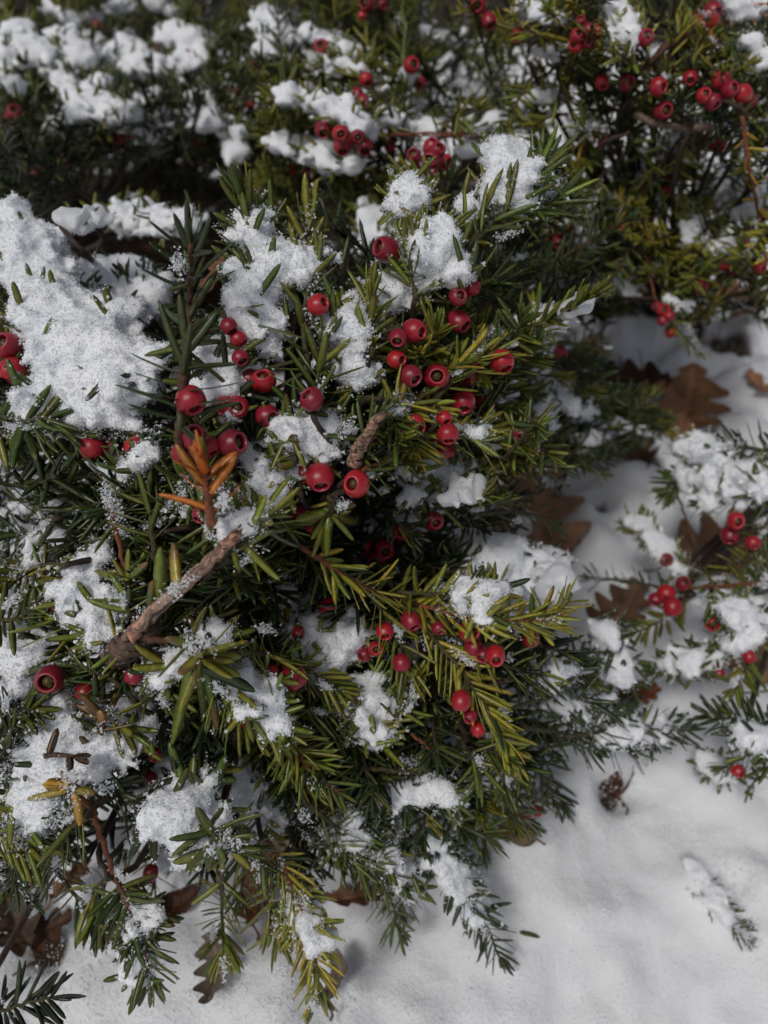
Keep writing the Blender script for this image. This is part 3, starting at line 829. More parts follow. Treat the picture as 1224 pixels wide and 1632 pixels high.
fill('D', [(-30,245),(430,245),(430,335),(-30,335)], 70, (-.14, .10), .08, 24, cols=('deep',), L=20)  # more darkened needles added so the hollow reads as black shade
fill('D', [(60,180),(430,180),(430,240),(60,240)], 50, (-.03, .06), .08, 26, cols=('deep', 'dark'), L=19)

# ------------------------------------------------------------------ snow: surface nets over a field of merged balls
def surface_nets(F, org, h):
    ins = F < 0
    nx, ny, nz = F.shape
    c = np.zeros((nx - 1, ny - 1, nz - 1), np.int8)
    for i in (0, 1):
        for j in (0, 1):
            for k in (0, 1):
                c += ins[i:nx - 1 + i, j:ny - 1 + j, k:nz - 1 + k]
    act = (c > 0) & (c < 8)
    I = np.argwhere(act)
    if len(I) == 0: return None, None
    vid = np.full(act.shape, -1, np.int32)
    vid[act] = np.arange(len(I))
    acc = np.zeros((len(I), 3)); cnt = np.zeros(len(I))
    cor = [(0,0,0),(1,0,0),(0,1,0),(1,1,0),(0,0,1),(1,0,1),(0,1,1),(1,1,1)]
    for a, b in ((0,1),(2,3),(4,5),(6,7),(0,2),(1,3),(4,6),(5,7),(0,4),(1,5),(2,6),(3,7)):
        A_, B_ = np.array(cor[a]), np.array(cor[b])
        fa = F[tuple((I + A_).T)]; fb = F[tuple((I + B_).T)]
        m = (fa < 0) != (fb < 0)
        t = np.where(m, fa / np.where(m, fa - fb, 1), 0)
        acc += m[:, None] * (A_ + t[:, None] * (B_ - A_))
        cnt += m
    V = org + h * (I + acc / cnt[:, None])
    Q = []
    for ax in range(3):
        sl0 = [slice(1, -1)] * 3; sl1 = [slice(1, -1)] * 3
        sl0[ax] = slice(0, -1); sl1[ax] = slice(1, None)
        a = ins[tuple(sl0)]; b = ins[tuple(sl1)]
        for flip, m in ((False, a & ~b), (True, b & ~a)):
            E = np.argwhere(m)
            if not len(E): continue
            o1, o2 = (ax + 1) % 3, (ax + 2) % 3
            base = E.copy()
            base[:, o1] += 1; base[:, o2] += 1
            def v(d1, d2):
                q = base.copy(); q[:, o1] -= d1; q[:, o2] -= d2
                return vid[tuple(q.T)]
            q = np.stack([v(1, 1), v(0, 1), v(0, 0), v(1, 0)], 1)
            Q.append(q[:, ::-1] if flip else q)
    return V, np.vstack(Q)

def flakes(P, size):
    """tiny ice plates at P, every way up"""
    n = len(P)
    s = np.clip(rng.lognormal(0, .35, n), .5, 2.0)[:, None] * size
    a = nrm(rng.normal(0, 1, (n, 3))); b = nrm(np.cross(a, rng.normal(0, 1, (n, 3))))
    a = a * s; b = b * s * rng.uniform(.5, .95, (n, 1))
    V = np.stack([P + a, P + b, P - a, P - b], 1).reshape(-1, 3)
    return V, np.arange(n * 4).reshape(n, 4)

OCT = np.array([(1,1,1),(1,-1,-1),(-1,1,-1),(-1,-1,1)], float) * .8
OCF = np.array([(0,1,2),(0,2,3),(0,3,1),(1,3,2)])
def grains(P, size):
    n = len(P)
    s = np.clip(rng.lognormal(0, .35, n), .5, 2.0) * size
    R1 = nrm(rng.normal(0, 1, (n, 3))); R2 = nrm(np.cross(R1, nrm(rng.normal(0, 1, (n, 3))))); R3 = np.cross(R1, R2)
    B3 = np.stack([R1, R2, R3], 1) * (s[:, None, None] * rng.uniform(.55, 1.2, (n, 3, 1)))
    V = P[:, None] + np.einsum('ij,njk->nik', OCT, B3)
    F = (np.arange(n) * 4)[:, None, None] + OCF[None]
    return V.reshape(-1, 3), F.reshape(-1, 3)

SNOW_PTS = []
LOOSE_V, LOOSE_Q = [], []          # crumbs that came off: they go to the loose snow
POKE = []
def split_main(V, Q):
    """the largest connected piece of a mesh, and the rest"""
    lab = np.arange(len(V))
    E = np.vstack([Q[:, [0, 1]], Q[:, [1, 2]], Q[:, [2, 3]]])
    for _ in range(400):
        m = np.minimum(lab[E[:, 0]], lab[E[:, 1]])
        new = lab.copy()
        np.minimum.at(new, E[:, 0], m); np.minimum.at(new, E[:, 1], m)
        new = new[new]; new = new[new]
        if (new == lab).all(): break
        lab = new
    u, c = np.unique(lab, return_counts=True)
    main = u[c.argmax()]
    keep = lab == main
    def sub(mask):
        ids = np.cumsum(mask) - 1
        return V[mask], ids[Q[mask[Q[:, 0]]]]
    return sub(keep), sub(~keep)

def clump(k, label, pts, vox=.00108, fluff=1.0, off=0.0, squash=1.3, gr=.80, group='snow clumps lying on the yew branches', poke=1.0):
    balls = []
    prev = None
    for p in pts:
        x, y, r = p[:3]
        e = p[3] if len(p) > 3 else 0
        d = relief(k, x, y) + off + e
        rm = r * d / FPX * (1.12 if k in 'AB' else 1.25 if k == 'D' else 1.15)
        c = unproj(x, y, d - .003 - rm * (.08 if k != 'G' else 0))
        cur = (c, rm)
        if prev is not None and np.linalg.norm(prev[0] - c) < 2.2 * (prev[1] + rm):
            balls.append((prev[0] * .5 + c * .5, (prev[1] + rm) * .42))
        balls.append(cur); prev = cur
    core, small = [], []
    for c, r in balls:
        core.append((c, r * .93))
        for _ in range(11):                      # lumps that make the outline ragged
            a = rng.uniform(0, 2 * math.pi); q = r * rng.uniform(.5, 1.15)
            u = np.array((math.cos(a) * q, math.sin(a) * q, rng.uniform(-.35, .55) * r * .8))
            small.append((c + u, r * rng.uniform(.18, .40)))
        for _ in range(5):                       # crumbs at the rim
            a = rng.uniform(0, 2 * math.pi); q = r * rng.uniform(.95, 1.35)
            u = np.array((math.cos(a) * q, math.sin(a) * q, rng.uniform(-.5, .2) * r))
            small.append((c + u, min(r * rng.uniform(.08, .16), .0024)))
    allb = core + small
    Cn = np.array([b[0] for b in allb]); Rn = np.array([b[1] for b in allb])
    pad = .004
    lo = (Cn - Rn[:, None]).min(0) - pad; hi = (Cn + Rn[:, None]).max(0) + pad
    size = np.ceil((hi - lo) / vox).astype(int) + 1
    ax = [lo[i] + vox * np.arange(size[i]) for i in range(3)]
    kk = np.float32(max(.0010, np.median([b[1] for b in balls]) * .09))
    S = np.zeros(tuple(size), np.float32)
    for c, r in zip(Cn, Rn):
        ext = r + 5 * kk
        lo_i = np.maximum(((c - ext - lo) / vox).astype(int), 0)
        hi_i = ((c + ext - lo) / vox).astype(int) + 2
        g = [((ax[i][lo_i[i]:hi_i[i]] - c[i]) * (squash if i == 2 else 1)).astype(np.float32) ** 2 for i in range(3)]
        dist = np.sqrt(g[0][:, None, None] + g[1][None, :, None] + g[2][None, None, :]) - np.float32(r)
        S[lo_i[0]:hi_i[0], lo_i[1]:hi_i[1], lo_i[2]:hi_i[2]] += np.exp(np.clip(-dist / kk, -30, 30))
    F = -kk * np.log(S + 1e-12) + np.float32(.0003)
    fluff = fluff * min(1.0, float(np.median([b[1] for b in balls])) / .0105 + .12)
    band = np.abs(F) < .0075 * fluff + .001
    I = np.argwhere(band)
    P = (lo + vox * I).astype(np.float32)
    F[band] += (fluff * (.0036 * vnoise(P, .010, 1) + .0024 * vnoise(P, .0046, 2) + .0010 * vnoise(P, .0022, 3))).astype(np.float32)
    F[0] = F[-1] = 1; F[:, 0] = F[:, -1] = 1; F[:, :, 0] = F[:, :, -1] = 1
    V, Q = surface_nets(F, lo, vox)
    if V is None: return
    (V, Q), (V2, Q2) = split_main(V, Q)
    if len(V2): LOOSE_Q.append(Q2 + sum(len(v) for v in LOOSE_V)); LOOSE_V.append(V2)
    nv = len(V)
    fn = np.cross(V[Q[:, 2]] - V[Q[:, 0]], V[Q[:, 3]] - V[Q[:, 1]])
    if k != 'G' and poke > 0:
        fc = V[Q].mean(1); nn = nrm(fn); view = nrm(fc - CP)
        graz = np.abs((nn * view).sum(1)) < .55
        cnt = int(min(46, len(Q) * vox * vox / 80e-6 * poke))
        ii = np.concatenate([rng.choice(np.nonzero(graz)[0], int(cnt * .85)) if graz.any() else np.zeros(0, int), rng.choice(len(Q), int(cnt * .08) + 1)])
        for i in ii: POKE.append((k, fc[i], nn[i]))
    T = None
    if gr > 0:
        ng = int(nv * gr)
        vn = np.zeros((nv, 3))
        for j in range(4): np.add.at(vn, Q[:, j], fn)
        vn = nrm(vn)
        pk = rng.choice(nv, ng)
        P = V[pk] + vn[pk] * np.abs(rng.normal(0, .00055, (ng, 1))) + rng.normal(0, .00025, (ng, 3))
        GV, GF = flakes(P, .00046)
        T = GF + nv
        V = np.vstack([V, GV])
    org = Cn.mean(0)
    me = make_mesh('snow_clump', V - org, Q if T is None else np.vstack([Q, T]), None, smooth=True)
    me.materials.append(M_SNOW); me.materials.append(M_ICE)
    if T is not None:
        mi = np.zeros(len(Q) + len(T), np.int32); mi[len(Q):] = 1
        me.polygons.foreach_set('material_index', mi)
    o = link('snow_clump', me, M_SNOW, label=label, category='snow', group=group)
    o.location = org
    SNOW_PTS.append(V[:nv:3])
    return o

S = lambda *a, **k: clump('A', *a, **k)
S('largest snow mound, heaped along branches at the left edge', [(12,340,32),(42,385,38),(55,440,46),(90,500,58),(130,545,66),(165,585,66),(215,605,46),(125,620,66),(85,640,42),(185,645,40),(235,570,26)], vox=.00118)
S('smooth bluish snow mound behind the top of the largest mound', [(150,440,38,.03),(195,450,50,.03),(235,475,38,.03)], fluff=.4, gr=.4)
S('tall snow bank just right of the upright dark sprig', [(400,365,24),(455,415,40),(510,405,20),(415,450,44),(410,510,42),(430,550,30),(395,480,36)])
S('snow patch behind the lower upright sprig, above berry cluster', [(340,560,36,.01),(350,615,40,.012),(375,590,26,.01),(325,640,22,.012)])
S('small snow cap around the base of the topmost upright shoot', [(395,355,20),(375,375,16),(415,340,12)])
S('round snow pad right of the lone upper berry', [(665,395,24),(695,385,44),(715,425,36),(690,440,22)])
S('snow pad on the top-right foreground spray with long needles', [(800,250,30),(825,275,38),(800,305,32),(760,330,20),(845,300,24)])
S('small snow tuft on the sprig below the berry cluster at top', [(660,295,22),(640,325,20),(665,320,18)])
S('snow column below the broad olive rosette at centre', [(550,515,36),(560,555,30),(572,590,30)])
S('snow patch between the centre rosette and round snow pad', [(612,470,32,.01),(640,455,24,.01),(600,495,20,.01)])
S('snow lump just left of the short bark stub', [(470,680,32),(500,700,38),(485,725,26)])
S('flat bluish snow shelf under the berry-laden olive sprays', [(660,732,26),(690,742,30),(718,755,30),(738,782,24),(700,775,28),(665,765,22)], fluff=1.1, off=.008)
S('thin snow strip on the spray pointing right at centre', [(835,518,17),(870,508,22),(905,492,20),(930,480,12)])
S('small snow speck on the yellow spray under hanging berries', [(765,688,18),(790,700,13)])
S('tiny snow ball on cut needles beside the lowest centre berry', [(655,790,18)])
S('snow pile on the long yellow spray at lower centre', [(735,945,20),(768,955,30),(800,970,24),(700,948,11)])
S('snow slope behind the long yellow spray', [(790,900,48,.03),(850,915,44,.03),(890,925,26,.02)], fluff=.6, gr=.5)
S('rounded snow heap left of the thick bark stub', [(140,890,28),(125,940,42),(160,975,34),(180,1015,18)])
S('broken snow sheet at left edge below the dark sprays', [(40,875,34),(95,852,22),(25,920,28)])
S('snow bank at left edge above the lone berry', [(15,1010,32),(55,1048,32),(25,1080,36),(18,1110,22)])
S('small snow scrap under the knot of the bark stub', [(262,1065,24),(285,1055,22),(250,1075,14)])
S('small snow scrap right of the knot, above cut needles', [(345,1015,24,.01),(345,1050,14,.01)])
S('snow lump on the olive spray below the bark stub', [(385,1075,26),(410,1105,32),(430,1140,26)])
S('shaded snow patch deep in the centre, left of dark berries', [(480,1010,28),(525,1030,36),(560,1010,26),(510,1065,26)], fluff=.8)
S('snow scrap at the middle of the dark lower foliage', [(585,1120,32),(605,1140,24),(590,1165,16)])
S('wide snow blanket with a tiny twig lying on it', [(85,1150,28),(75,1195,42),(130,1205,40),(190,1190,33),(225,1168,18),(60,1260,40),(35,1310,28)])
S('rounded snow mound with a small hole above the lower rosette', [(275,1300,40),(310,1285,34),(335,1315,26),(300,1330,30)])
S('thin snow patch right of the mound with a small hole', [(395,1275,32,.01),(430,1300,22,.01),(380,1240,26,.015)])
S('shaded snow patch above the mound with a small hole', [(280,1225,36,.0),(315,1250,34,.0),(255,1250,26)], fluff=.8)
S('small snow tuft on the drooping dark spray, lower middle', [(545,1325,24),(562,1340,16)])
S('narrow snow strip down the drooping sprig, lower left', [(200,1435,19),(222,1460,24),(212,1500,19),(225,1535,19)])
S('narrow snow strip down the yellowish drooping sprig at bottom', [(470,1425,14),(488,1455,20),(505,1495,18),(490,1500,14)])
S('long snow strip on the dark drooping spray near open snow', [(690,1345,20),(712,1380,24),(738,1420,22),(755,1450,15)], fluff=.8)
S('faint snow strip on the drooping spray left of the long strip', [(625,1360,17),(638,1390,16),(645,1415,12)])
S('row of snow crumbs on the combed dark spray, lower middle', [(630,1262,18),(655,1270,12),(695,1260,19),(722,1268,14)])
S('snow scrap above two red berries at the bottom', [(808,1255,22),(838,1275,20),(830,1240,14)], fluff=.8)
S('snow clump on the dark spray pointing at open snow', [(890,1120,22),(925,1130,28),(952,1125,22)])
S('small snow crumbs on the dark spray under the yellow tip', [(840,1060,14),(880,1075,20),(905,1070,13)])
S('upright snow blade standing beyond the yellow spray tip', [(965,1010,22),(972,1045,22),(985,1070,20)], fluff=.6, gr=.5)
S('flat snow on the combed spray over open snow', [(985,1165,26),(1035,1160,24),(1065,1158,14)], fluff=.8)
S('long snow roll on a blurred spray beyond centre, left of leaves', [(795,620,26,-.02),(830,645,30,-.02),(860,675,26,-.02),(880,690,14,-.02)], fluff=.7, gr=.5)
S('short snow cap above the blurred roll, near brown leaf', [(850,600,20,-.02),(885,608,24,-.02),(905,615,14,-.02)], fluff=.7, gr=.5)
S('low snow scrap behind the berry trio, upper centre', [(720,545,18,.03),(715,560,14,.03)], fluff=.5, gr=.4)
S('snow scrap below the lone berry at left edge', [(215,740,20),(235,720,14)])
S('snow scrap under the orange dead sprig', [(308,812,16),(380,792,20)], off=.014)
S('snow caught where the bark stub ends', [(360,840,16),(390,830,18),(410,825,12)])
S('snow bed between the orange dead sprig and the berry pair', [(415,725,32),(435,765,34),(410,790,24),(450,800,20)], off=.012)
S('snow sheet in the gap left of the dark fan of needles', [(60,775,28),(25,800,26),(95,800,20)], off=.01)
S('shaded snow under the stub, left of the deep berries', [(450,950,24),(480,975,20),(430,920,16)], off=.04)
S('snow wedge below the knot, left of the tan rosette', [(130,1120,24),(215,1135,18),(175,1110,16)], off=.012)
S('snow scrap under the cut needles, left of the olive spray', [(345,1090,24),(360,1115,20)], off=.012)
S('shaded snow low in the dark foliage, above the drooping strip', [(690,1300,26),(665,1325,20),(720,1320,18)], off=.02)
S('shaded snow right of the tuft on the drooping dark spray', [(590,1290,22),(620,1315,16)], off=.02)
S('shaded snow beneath the combed lower spray', [(800,1190,22),(775,1240,22),(815,1225,18)], off=.03)
S('snow fleck among the crowded berries right of centre', [(640,640,15),(625,655,12)], off=.004)
S('shaded snow behind the lowest centre berry', [(620,830,20),(650,820,18)], off=.04)
S('blurred snow cap on the low sprays left of the oak leaves', [(905,640,20),(935,655,18),(870,650,16)], off=-.03, fluff=.8)
S('blurred snow on the low spray tips below the curled leaf', [(960,690,18),(930,705,16),(985,675,12)], off=-.02, fluff=.8)
S('snow sliver under the right-pointing spray', [(720,600,14),(770,650,16),(790,640,12)], off=.03)
S('shaded snow left of the brown stem, lower left', [(250,1330,22),(225,1340,18),(265,1365,20)], off=.05)
SB = lambda *a, **k: clump('B', *a, **k)
SB('large snow clump on the right-edge spray near the oak leaf', [(1120,712,26),(1155,735,34),(1185,760,32),(1110,765,24),(1215,775,28),(1135,795,14)], fluff=1.1, squash=1.3)
SB('snow clump on the right-edge spray above a single berry', [(1170,975,24),(1190,1000,26),(1165,1020,18)])
SB('snow strip on the lower right spray, below the red clusters', [(1065,1062,14),(1095,1055,20),(1130,1045,20),(1150,1035,12)])
SB('small snow strip on the thin right sprig', [(1020,835,15),(1035,855,16),(1055,880,16),(1080,905,12)], fluff=.8)
SB('snow on the combed spray at the far right', [(1200,1170,20),(1225,1185,22),(1180,1185,12)], fluff=.8)
SB('snow scrap by the lowest right berry', [(1130,1215,16,.03),(1150,1230,18,.03)], fluff=.6)
SB('snow under the red stem at right edge', [(1110,955,14),(1160,950,16),(1210,960,18)], fluff=.7, off=.02)
ST_ = lambda *a, **k: clump('M', *a, vox=.0018, **k)
ST_('long arched snow roll over four red berries at top centre', [(455,148,15),(490,155,22),(530,172,25),(565,195,22),(585,210,12)], gr=.5)
ST_('short snow roll just above the long arched roll', [(505,95,12),(540,103,18),(570,112,13)], gr=.5)
ST_('bright snow heap at top, left of a single berry', [(430,35,28),(445,65,26),(425,80,16)], gr=.4, fluff=.8)
ST_('snow ridge right of the bright heap at top', [(490,50,15),(520,65,20),(550,80,18)], gr=.4, fluff=.8)
ST_('smooth snow shelf below the four berries, top centre', [(450,225,22),(490,240,28),(530,252,30),(560,262,18)], gr=0, fluff=.6)
ST_('smooth slab of snow behind the bare red twig', [(610,185,20),(645,195,28),(680,205,22)], gr=0, fluff=.4)
ST_('pale blurred snow block in the gap before the fence', [(725,150,26),(755,148,28),(775,155,22)], gr=0, fluff=.3)
ST_('snow bow on the fuzzy twig in front of the fence', [(675,45,10),(700,62,14),(735,58,14),(760,66,9),(770,95,10),(775,115,9)], gr=0, fluff=.8)
ST_('blurred snow behind the lone upper berry', [(595,345,24),(600,375,28),(580,400,20)], gr=0, fluff=.5)
ST_('blurred snow scraps under the twig at top centre', [(650,120,14),(665,165,16),(700,170,18),(740,185,18)], gr=0, fluff=.8)
ST_('blurred snow left of the hanging yellow tuft', [(790,195,20),(770,235,18),(740,240,14)], gr=0, fluff=.8)
SD = lambda *a, **k: clump('D', *a, vox=.0022, gr=.25, poke=.35, fluff=.75, **k)
SD('blurred snow hummock above the red pair, top left', [(125,178,20),(150,170,24),(185,180,26),(205,195,16)])
SD('knobbly snow lump left of the hummock, top left', [(92,200,16),(100,225,16),(120,228,14)])
SD('large blurred snow heap at the upper left edge', [(30,55,24),(15,110,26),(45,85,30),(70,95,24),(20,140,20)])
SD('blurred snow ridge in the middle of the top-left yew', [(95,60,20),(125,95,26),(140,70,22),(90,110,16)])
SD('rounded snow heap at the centre of the top-left yew', [(190,60,18),(205,85,26),(225,105,30),(245,115,18)])
SD('snow cascade above the black hollow', [(235,160,20),(245,195,24),(225,215,18),(265,205,16)])
SD('snow heap on the right half of the top-left yew', [(280,55,22),(310,65,24),(325,95,16),(290,100,20)])
SD('lone snow ball above the right end of the hollow', [(318,160,16),(320,190,22),(345,195,18)])
SD('snow trail running down right of the lone ball', [(360,205,18),(385,215,14),(375,245,18)])
SD('snow scrap in the shade under the top-left ridge', [(105,130,20),(120,155,16),(160,135,18)])
SD('faint snow patches along the top-left border', [(85,12,14),(115,30,16),(150,25,14)])
SD('faint snow patches at the top edge left of centre', [(195,10,18),(250,5,16),(275,18,12)])
clump('D', 'snow-dusted low spray behind the largest mound', [(120,350,18),(150,345,22),(200,348,24),(250,352,24),(295,352,20),(225,330,14)], vox=.0015, gr=.4, off=-.36, fluff=1.1)
SC = lambda *a, **k: clump('C', *a, vox=.0015, gr=.5, **k)
SC('snow pad at the top edge right of centre', [(835,10,16),(860,18,20),(885,28,14)])
SC('bright snow pad hanging between two berry groups, top right', [(985,15,16),(995,40,22),(1000,65,20),(980,72,14)])
SC('snow tuft above the dark rosette, top right', [(835,165,12),(860,155,15),(885,155,14)])
SC('snow cap below the bare bent branch', [(1080,225,14),(1095,235,17),(1105,250,10)])
SC('small snow ball over the dark green rosette facing us', [(975,318,14),(990,325,12)])
SC('snow scrap on the short sprig under the top-right yew', [(1105,335,12),(1108,360,15),(1095,378,10)])
SC('snow strip on the yellow sprig at right', [(1140,395,15),(1165,392,14)])
SC('snow clump on needles at the right border, upper', [(1195,70,20),(1210,95,20),(1190,105,14)])
SC('snow heap in the top right corner', [(1165,8,20),(1195,12,22)])
SC('large blurred snow-covered tuft deep at right', [(1125,300,20),(1155,315,28),(1190,310,24),(1165,290,20),(1205,335,20)], fluff=1.2)
SC('blurred snow left of the small ball, deep at right', [(1000,265,18,.08),(1030,290,16,.08),(1000,250,14,.08)])
SC('snow tip on the sprig carrying red hanging clusters', [(1070,480,10),(1085,488,12)])
SC('blurred snow flecks under the right-pointing spray tip', [(870,450,18,.04),(905,440,16,.04),(935,460,14,.04)])
SC('blurred snow beside the red hanging stem', [(990,420,14,.05),(1000,455,16,.05),(965,440,12,.05)])
SC('blurred snow right of the hanging berry cluster', [(1120,470,14,.05),(1140,500,14,.05)])
SC('shaded snow under the top berry cluster at right', [(890,90,16,.04),(910,95,16,.04),(870,80,14,.04)])
SC('snow scrap beside the lowest hanging berries, right', [(860,340,14),(900,345,12),(940,380,16)])

# a twig scrap lying on the wide blanket and a few grains scattered on nearby needles follow below

# ------------------------------------------------------------------ choose the needles that show largest
SP_KD = {}
for k in 'ABCMD':
    ids = [(i, p) for i, s in enumerate(SPRAYS) if s['k'] == k and s['N'].rows and s is not stub1 for p in s['P'][::2]]
    kd = kdtree.KDTree(len(ids))
    for j, (i, p) in enumerate(ids): kd.insert(p, j)
    kd.balance(); SP_KD[k] = (kd, ids)
for k, p, n in POKE:                       # needles of the branch below that stick out of the snow
    kd, ids = SP_KD[k]
    co, j, dist = kd.find(p)
    s = SPRAYS[ids[j][0]]
    row = s['N'].rows[rng.integers(len(s['N'].rows))]
    d = nrm(n * .75 + nrm(row[1]) * .6 + rng.normal(0, .35, 3) + ZUP * .15)
    L = row[3] * rng.uniform(.75, 1.0)
    s['N'].add(p - d * L * rng.uniform(.2, .5), d, nrm(-FW + ZUP * .6 + rng.normal(0, .4, 3)), L, row[4], row[7], row[6], row[8])
CELL = 5.0
ZW, ZH = int(W / CELL) + 2, int(H / CELL) + 2
ZB = np.full((ZW, ZH), 9.0)
def zcell(P):
    x, y, d = project(P)
    return np.clip((x / CELL).astype(int), 0, ZW - 1), np.clip((y / CELL).astype(int), 0, ZH - 1), x, y, d
def zput(P):
    a, b, x, y, d = zcell(P)
    np.minimum.at(ZB, (a, b), d)
for s in SPRAYS:
    s['V'], s['C'] = s['N'].arrays() if s['N'].rows else (np.zeros((0, 25, 3)), np.zeros((0, 25, 3)))
SPINE = [5, 9, 13, 17, 24]
for s in SPRAYS:
    if len(s['V']): zput(s['V'][:, SPINE].reshape(-1, 3))
for p in SNOW_PTS: zput(p)
score = {k: [] for k in 'ABCMD'}
for si, s in enumerate(SPRAYS):
    if not len(s['V']): continue
    a, b, x, y, d = zcell(s['V'][:, SPINE].reshape(-1, 3))
    ok = ((x > 0) & (x < W) & (y > 0) & (y < H) & (d < ZB[a, b] + .0035)).reshape(-1, 5).sum(1)
    x, y, d = (v.reshape(-1, 5) for v in (x, y, d))
    ln = np.hypot(x[:, -1] - x[:, 0], y[:, -1] - y[:, 0])
    wd = np.linalg.norm(s['V'][:, 12] - s['V'][:, 14], axis=1) / d[:, 2] * FPX
    for ni in np.nonzero(ok >= 2)[0]:
        score[s['k']].append((float(ok[ni] * ln[ni] * wd[ni]), si, int(ni)))
LIMIT = {'A': 300, 'B': 220, 'C': 240, 'M': 150, 'D': 90}
CHOSEN = {}
for k, l in score.items():
    l.sort(reverse=True)
    for _, si, ni in l[:LIMIT[k]]:
        CHOSEN.setdefault(si, set()).add(ni)

# ------------------------------------------------------------------ write the shrubs
def needle_mesh(name, V, C, org):
    n = len(V)
    o = np.arange(n)[:, None, None] * 25
    return make_mesh(name, V.reshape(-1, 3) - org, (o + NQ[None]).reshape(-1, 4), (o + NT[None]).reshape(-1, 3), C.reshape(-1, 3))

for si, s in enumerate(SPRAYS):
    root = SHRUB[s['k']]; org = ROOT[s['k']]
    sides = 12 if s['r0'] > .003 else 7
    P, rad = s['P'], s['rad']
    if s['r0'] > .0025:
        P = catmull(P, 40); rad = np.linspace(rad[0], rad[-1], 40) * (1 + .05 * rng.normal(0, 1, 40))
    if s is stub1 or s is stub2 or s is knot:
        V, q, t, c = bark_stub(s['P'], s['rad'])
        if s is knot: c = c * .3
    else:
        V, q, t = tube(P, rad, sides, .08)
        c = np.tile(s['sc'], (len(V), 1)) * rng.uniform(.8, 1.2, (len(V), 1))
    if s['limb'] is not None:
        n = len(s['limb'])
        V2, q2, t2 = tube(s['limb'], np.interp(np.arange(n), [0, n * .6, n - 1], [.0034, .0013, min(s['r0'], .0012)]), 6, .08)
        q = np.vstack([q, q2 + len(V)]); t = np.vstack([t, t2 + len(V)])
        V = np.vstack([V, V2]); c = np.vstack([c, np.tile((.045, .028, .018), (len(V2), 1))])
    br = link('branch', make_mesh('branch', V - org, q, t, c), M_BARK, root)
    s['obj'] = br
    ch = CHOSEN.get(si, set())
    rest = [i for i in range(len(s['V'])) if i not in ch]
    for i in sorted(ch):
        link('needle', needle_mesh('needle', s['V'][i:i + 1], s['C'][i:i + 1], org), M_NEEDLE, br)
    if rest:
        link('needles', needle_mesh('needles', s['V'][rest], s['C'][rest], org), M_NEEDLE, br, kind='stuff')
stub1['obj']['label'] = 'thick pale broken bark stub'
stub2['obj']['label'] = 'short knobbly bark stub'
knot['obj']['label'] = 'dark rough knot'

for k, d in INNER.items():
    if not d['n'].rows: continue
    org = ROOT[k]
    V, C = d['n'].arrays()
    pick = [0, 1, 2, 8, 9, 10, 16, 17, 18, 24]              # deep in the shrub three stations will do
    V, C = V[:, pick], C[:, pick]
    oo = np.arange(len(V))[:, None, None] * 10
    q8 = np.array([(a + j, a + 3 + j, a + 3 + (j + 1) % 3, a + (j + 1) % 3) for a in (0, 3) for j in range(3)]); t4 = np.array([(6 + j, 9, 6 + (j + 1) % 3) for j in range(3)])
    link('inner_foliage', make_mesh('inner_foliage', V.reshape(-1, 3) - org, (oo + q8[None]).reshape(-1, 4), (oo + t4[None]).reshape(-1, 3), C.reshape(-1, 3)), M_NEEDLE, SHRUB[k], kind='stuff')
    Vs, Qs, Ts, o = [], [], [], 0
    for P in d['stems']:
        V, q, t = tube(P, np.linspace(.0013, .0007, len(P)), 4)
        Vs.append(V); Qs.append(q + o); Ts.append(t + o); o += len(V)
    V = np.vstack(Vs)
    link('inner_twigs', make_mesh('inner_twigs', V - org, np.vstack(Qs), np.vstack(Ts), np.tile((.055, .038, .018), (len(V), 1))), M_BARK, SHRUB[k], kind='stuff')
    # the woody foot
    for q in range(5):
        a = q * 1.25
        P = catmull([ROOT[k] + np.array((.02 * math.cos(a), .02 * math.sin(a), -.03)), ROOT[k] + np.array((.05 * math.cos(a), .05 * math.sin(a), .06)), ROOT[k] + np.array((.11 * math.cos(a), .09 * math.sin(a), .14))], 12)
        V, qq, t = tube(P, np.linspace(.008, .003, 12), 8, .1)
        link('trunk', make_mesh('trunk', V - org, qq, t, np.tile((.07, .04, .025), (len(V), 1))), M_BARK, SHRUB[k])

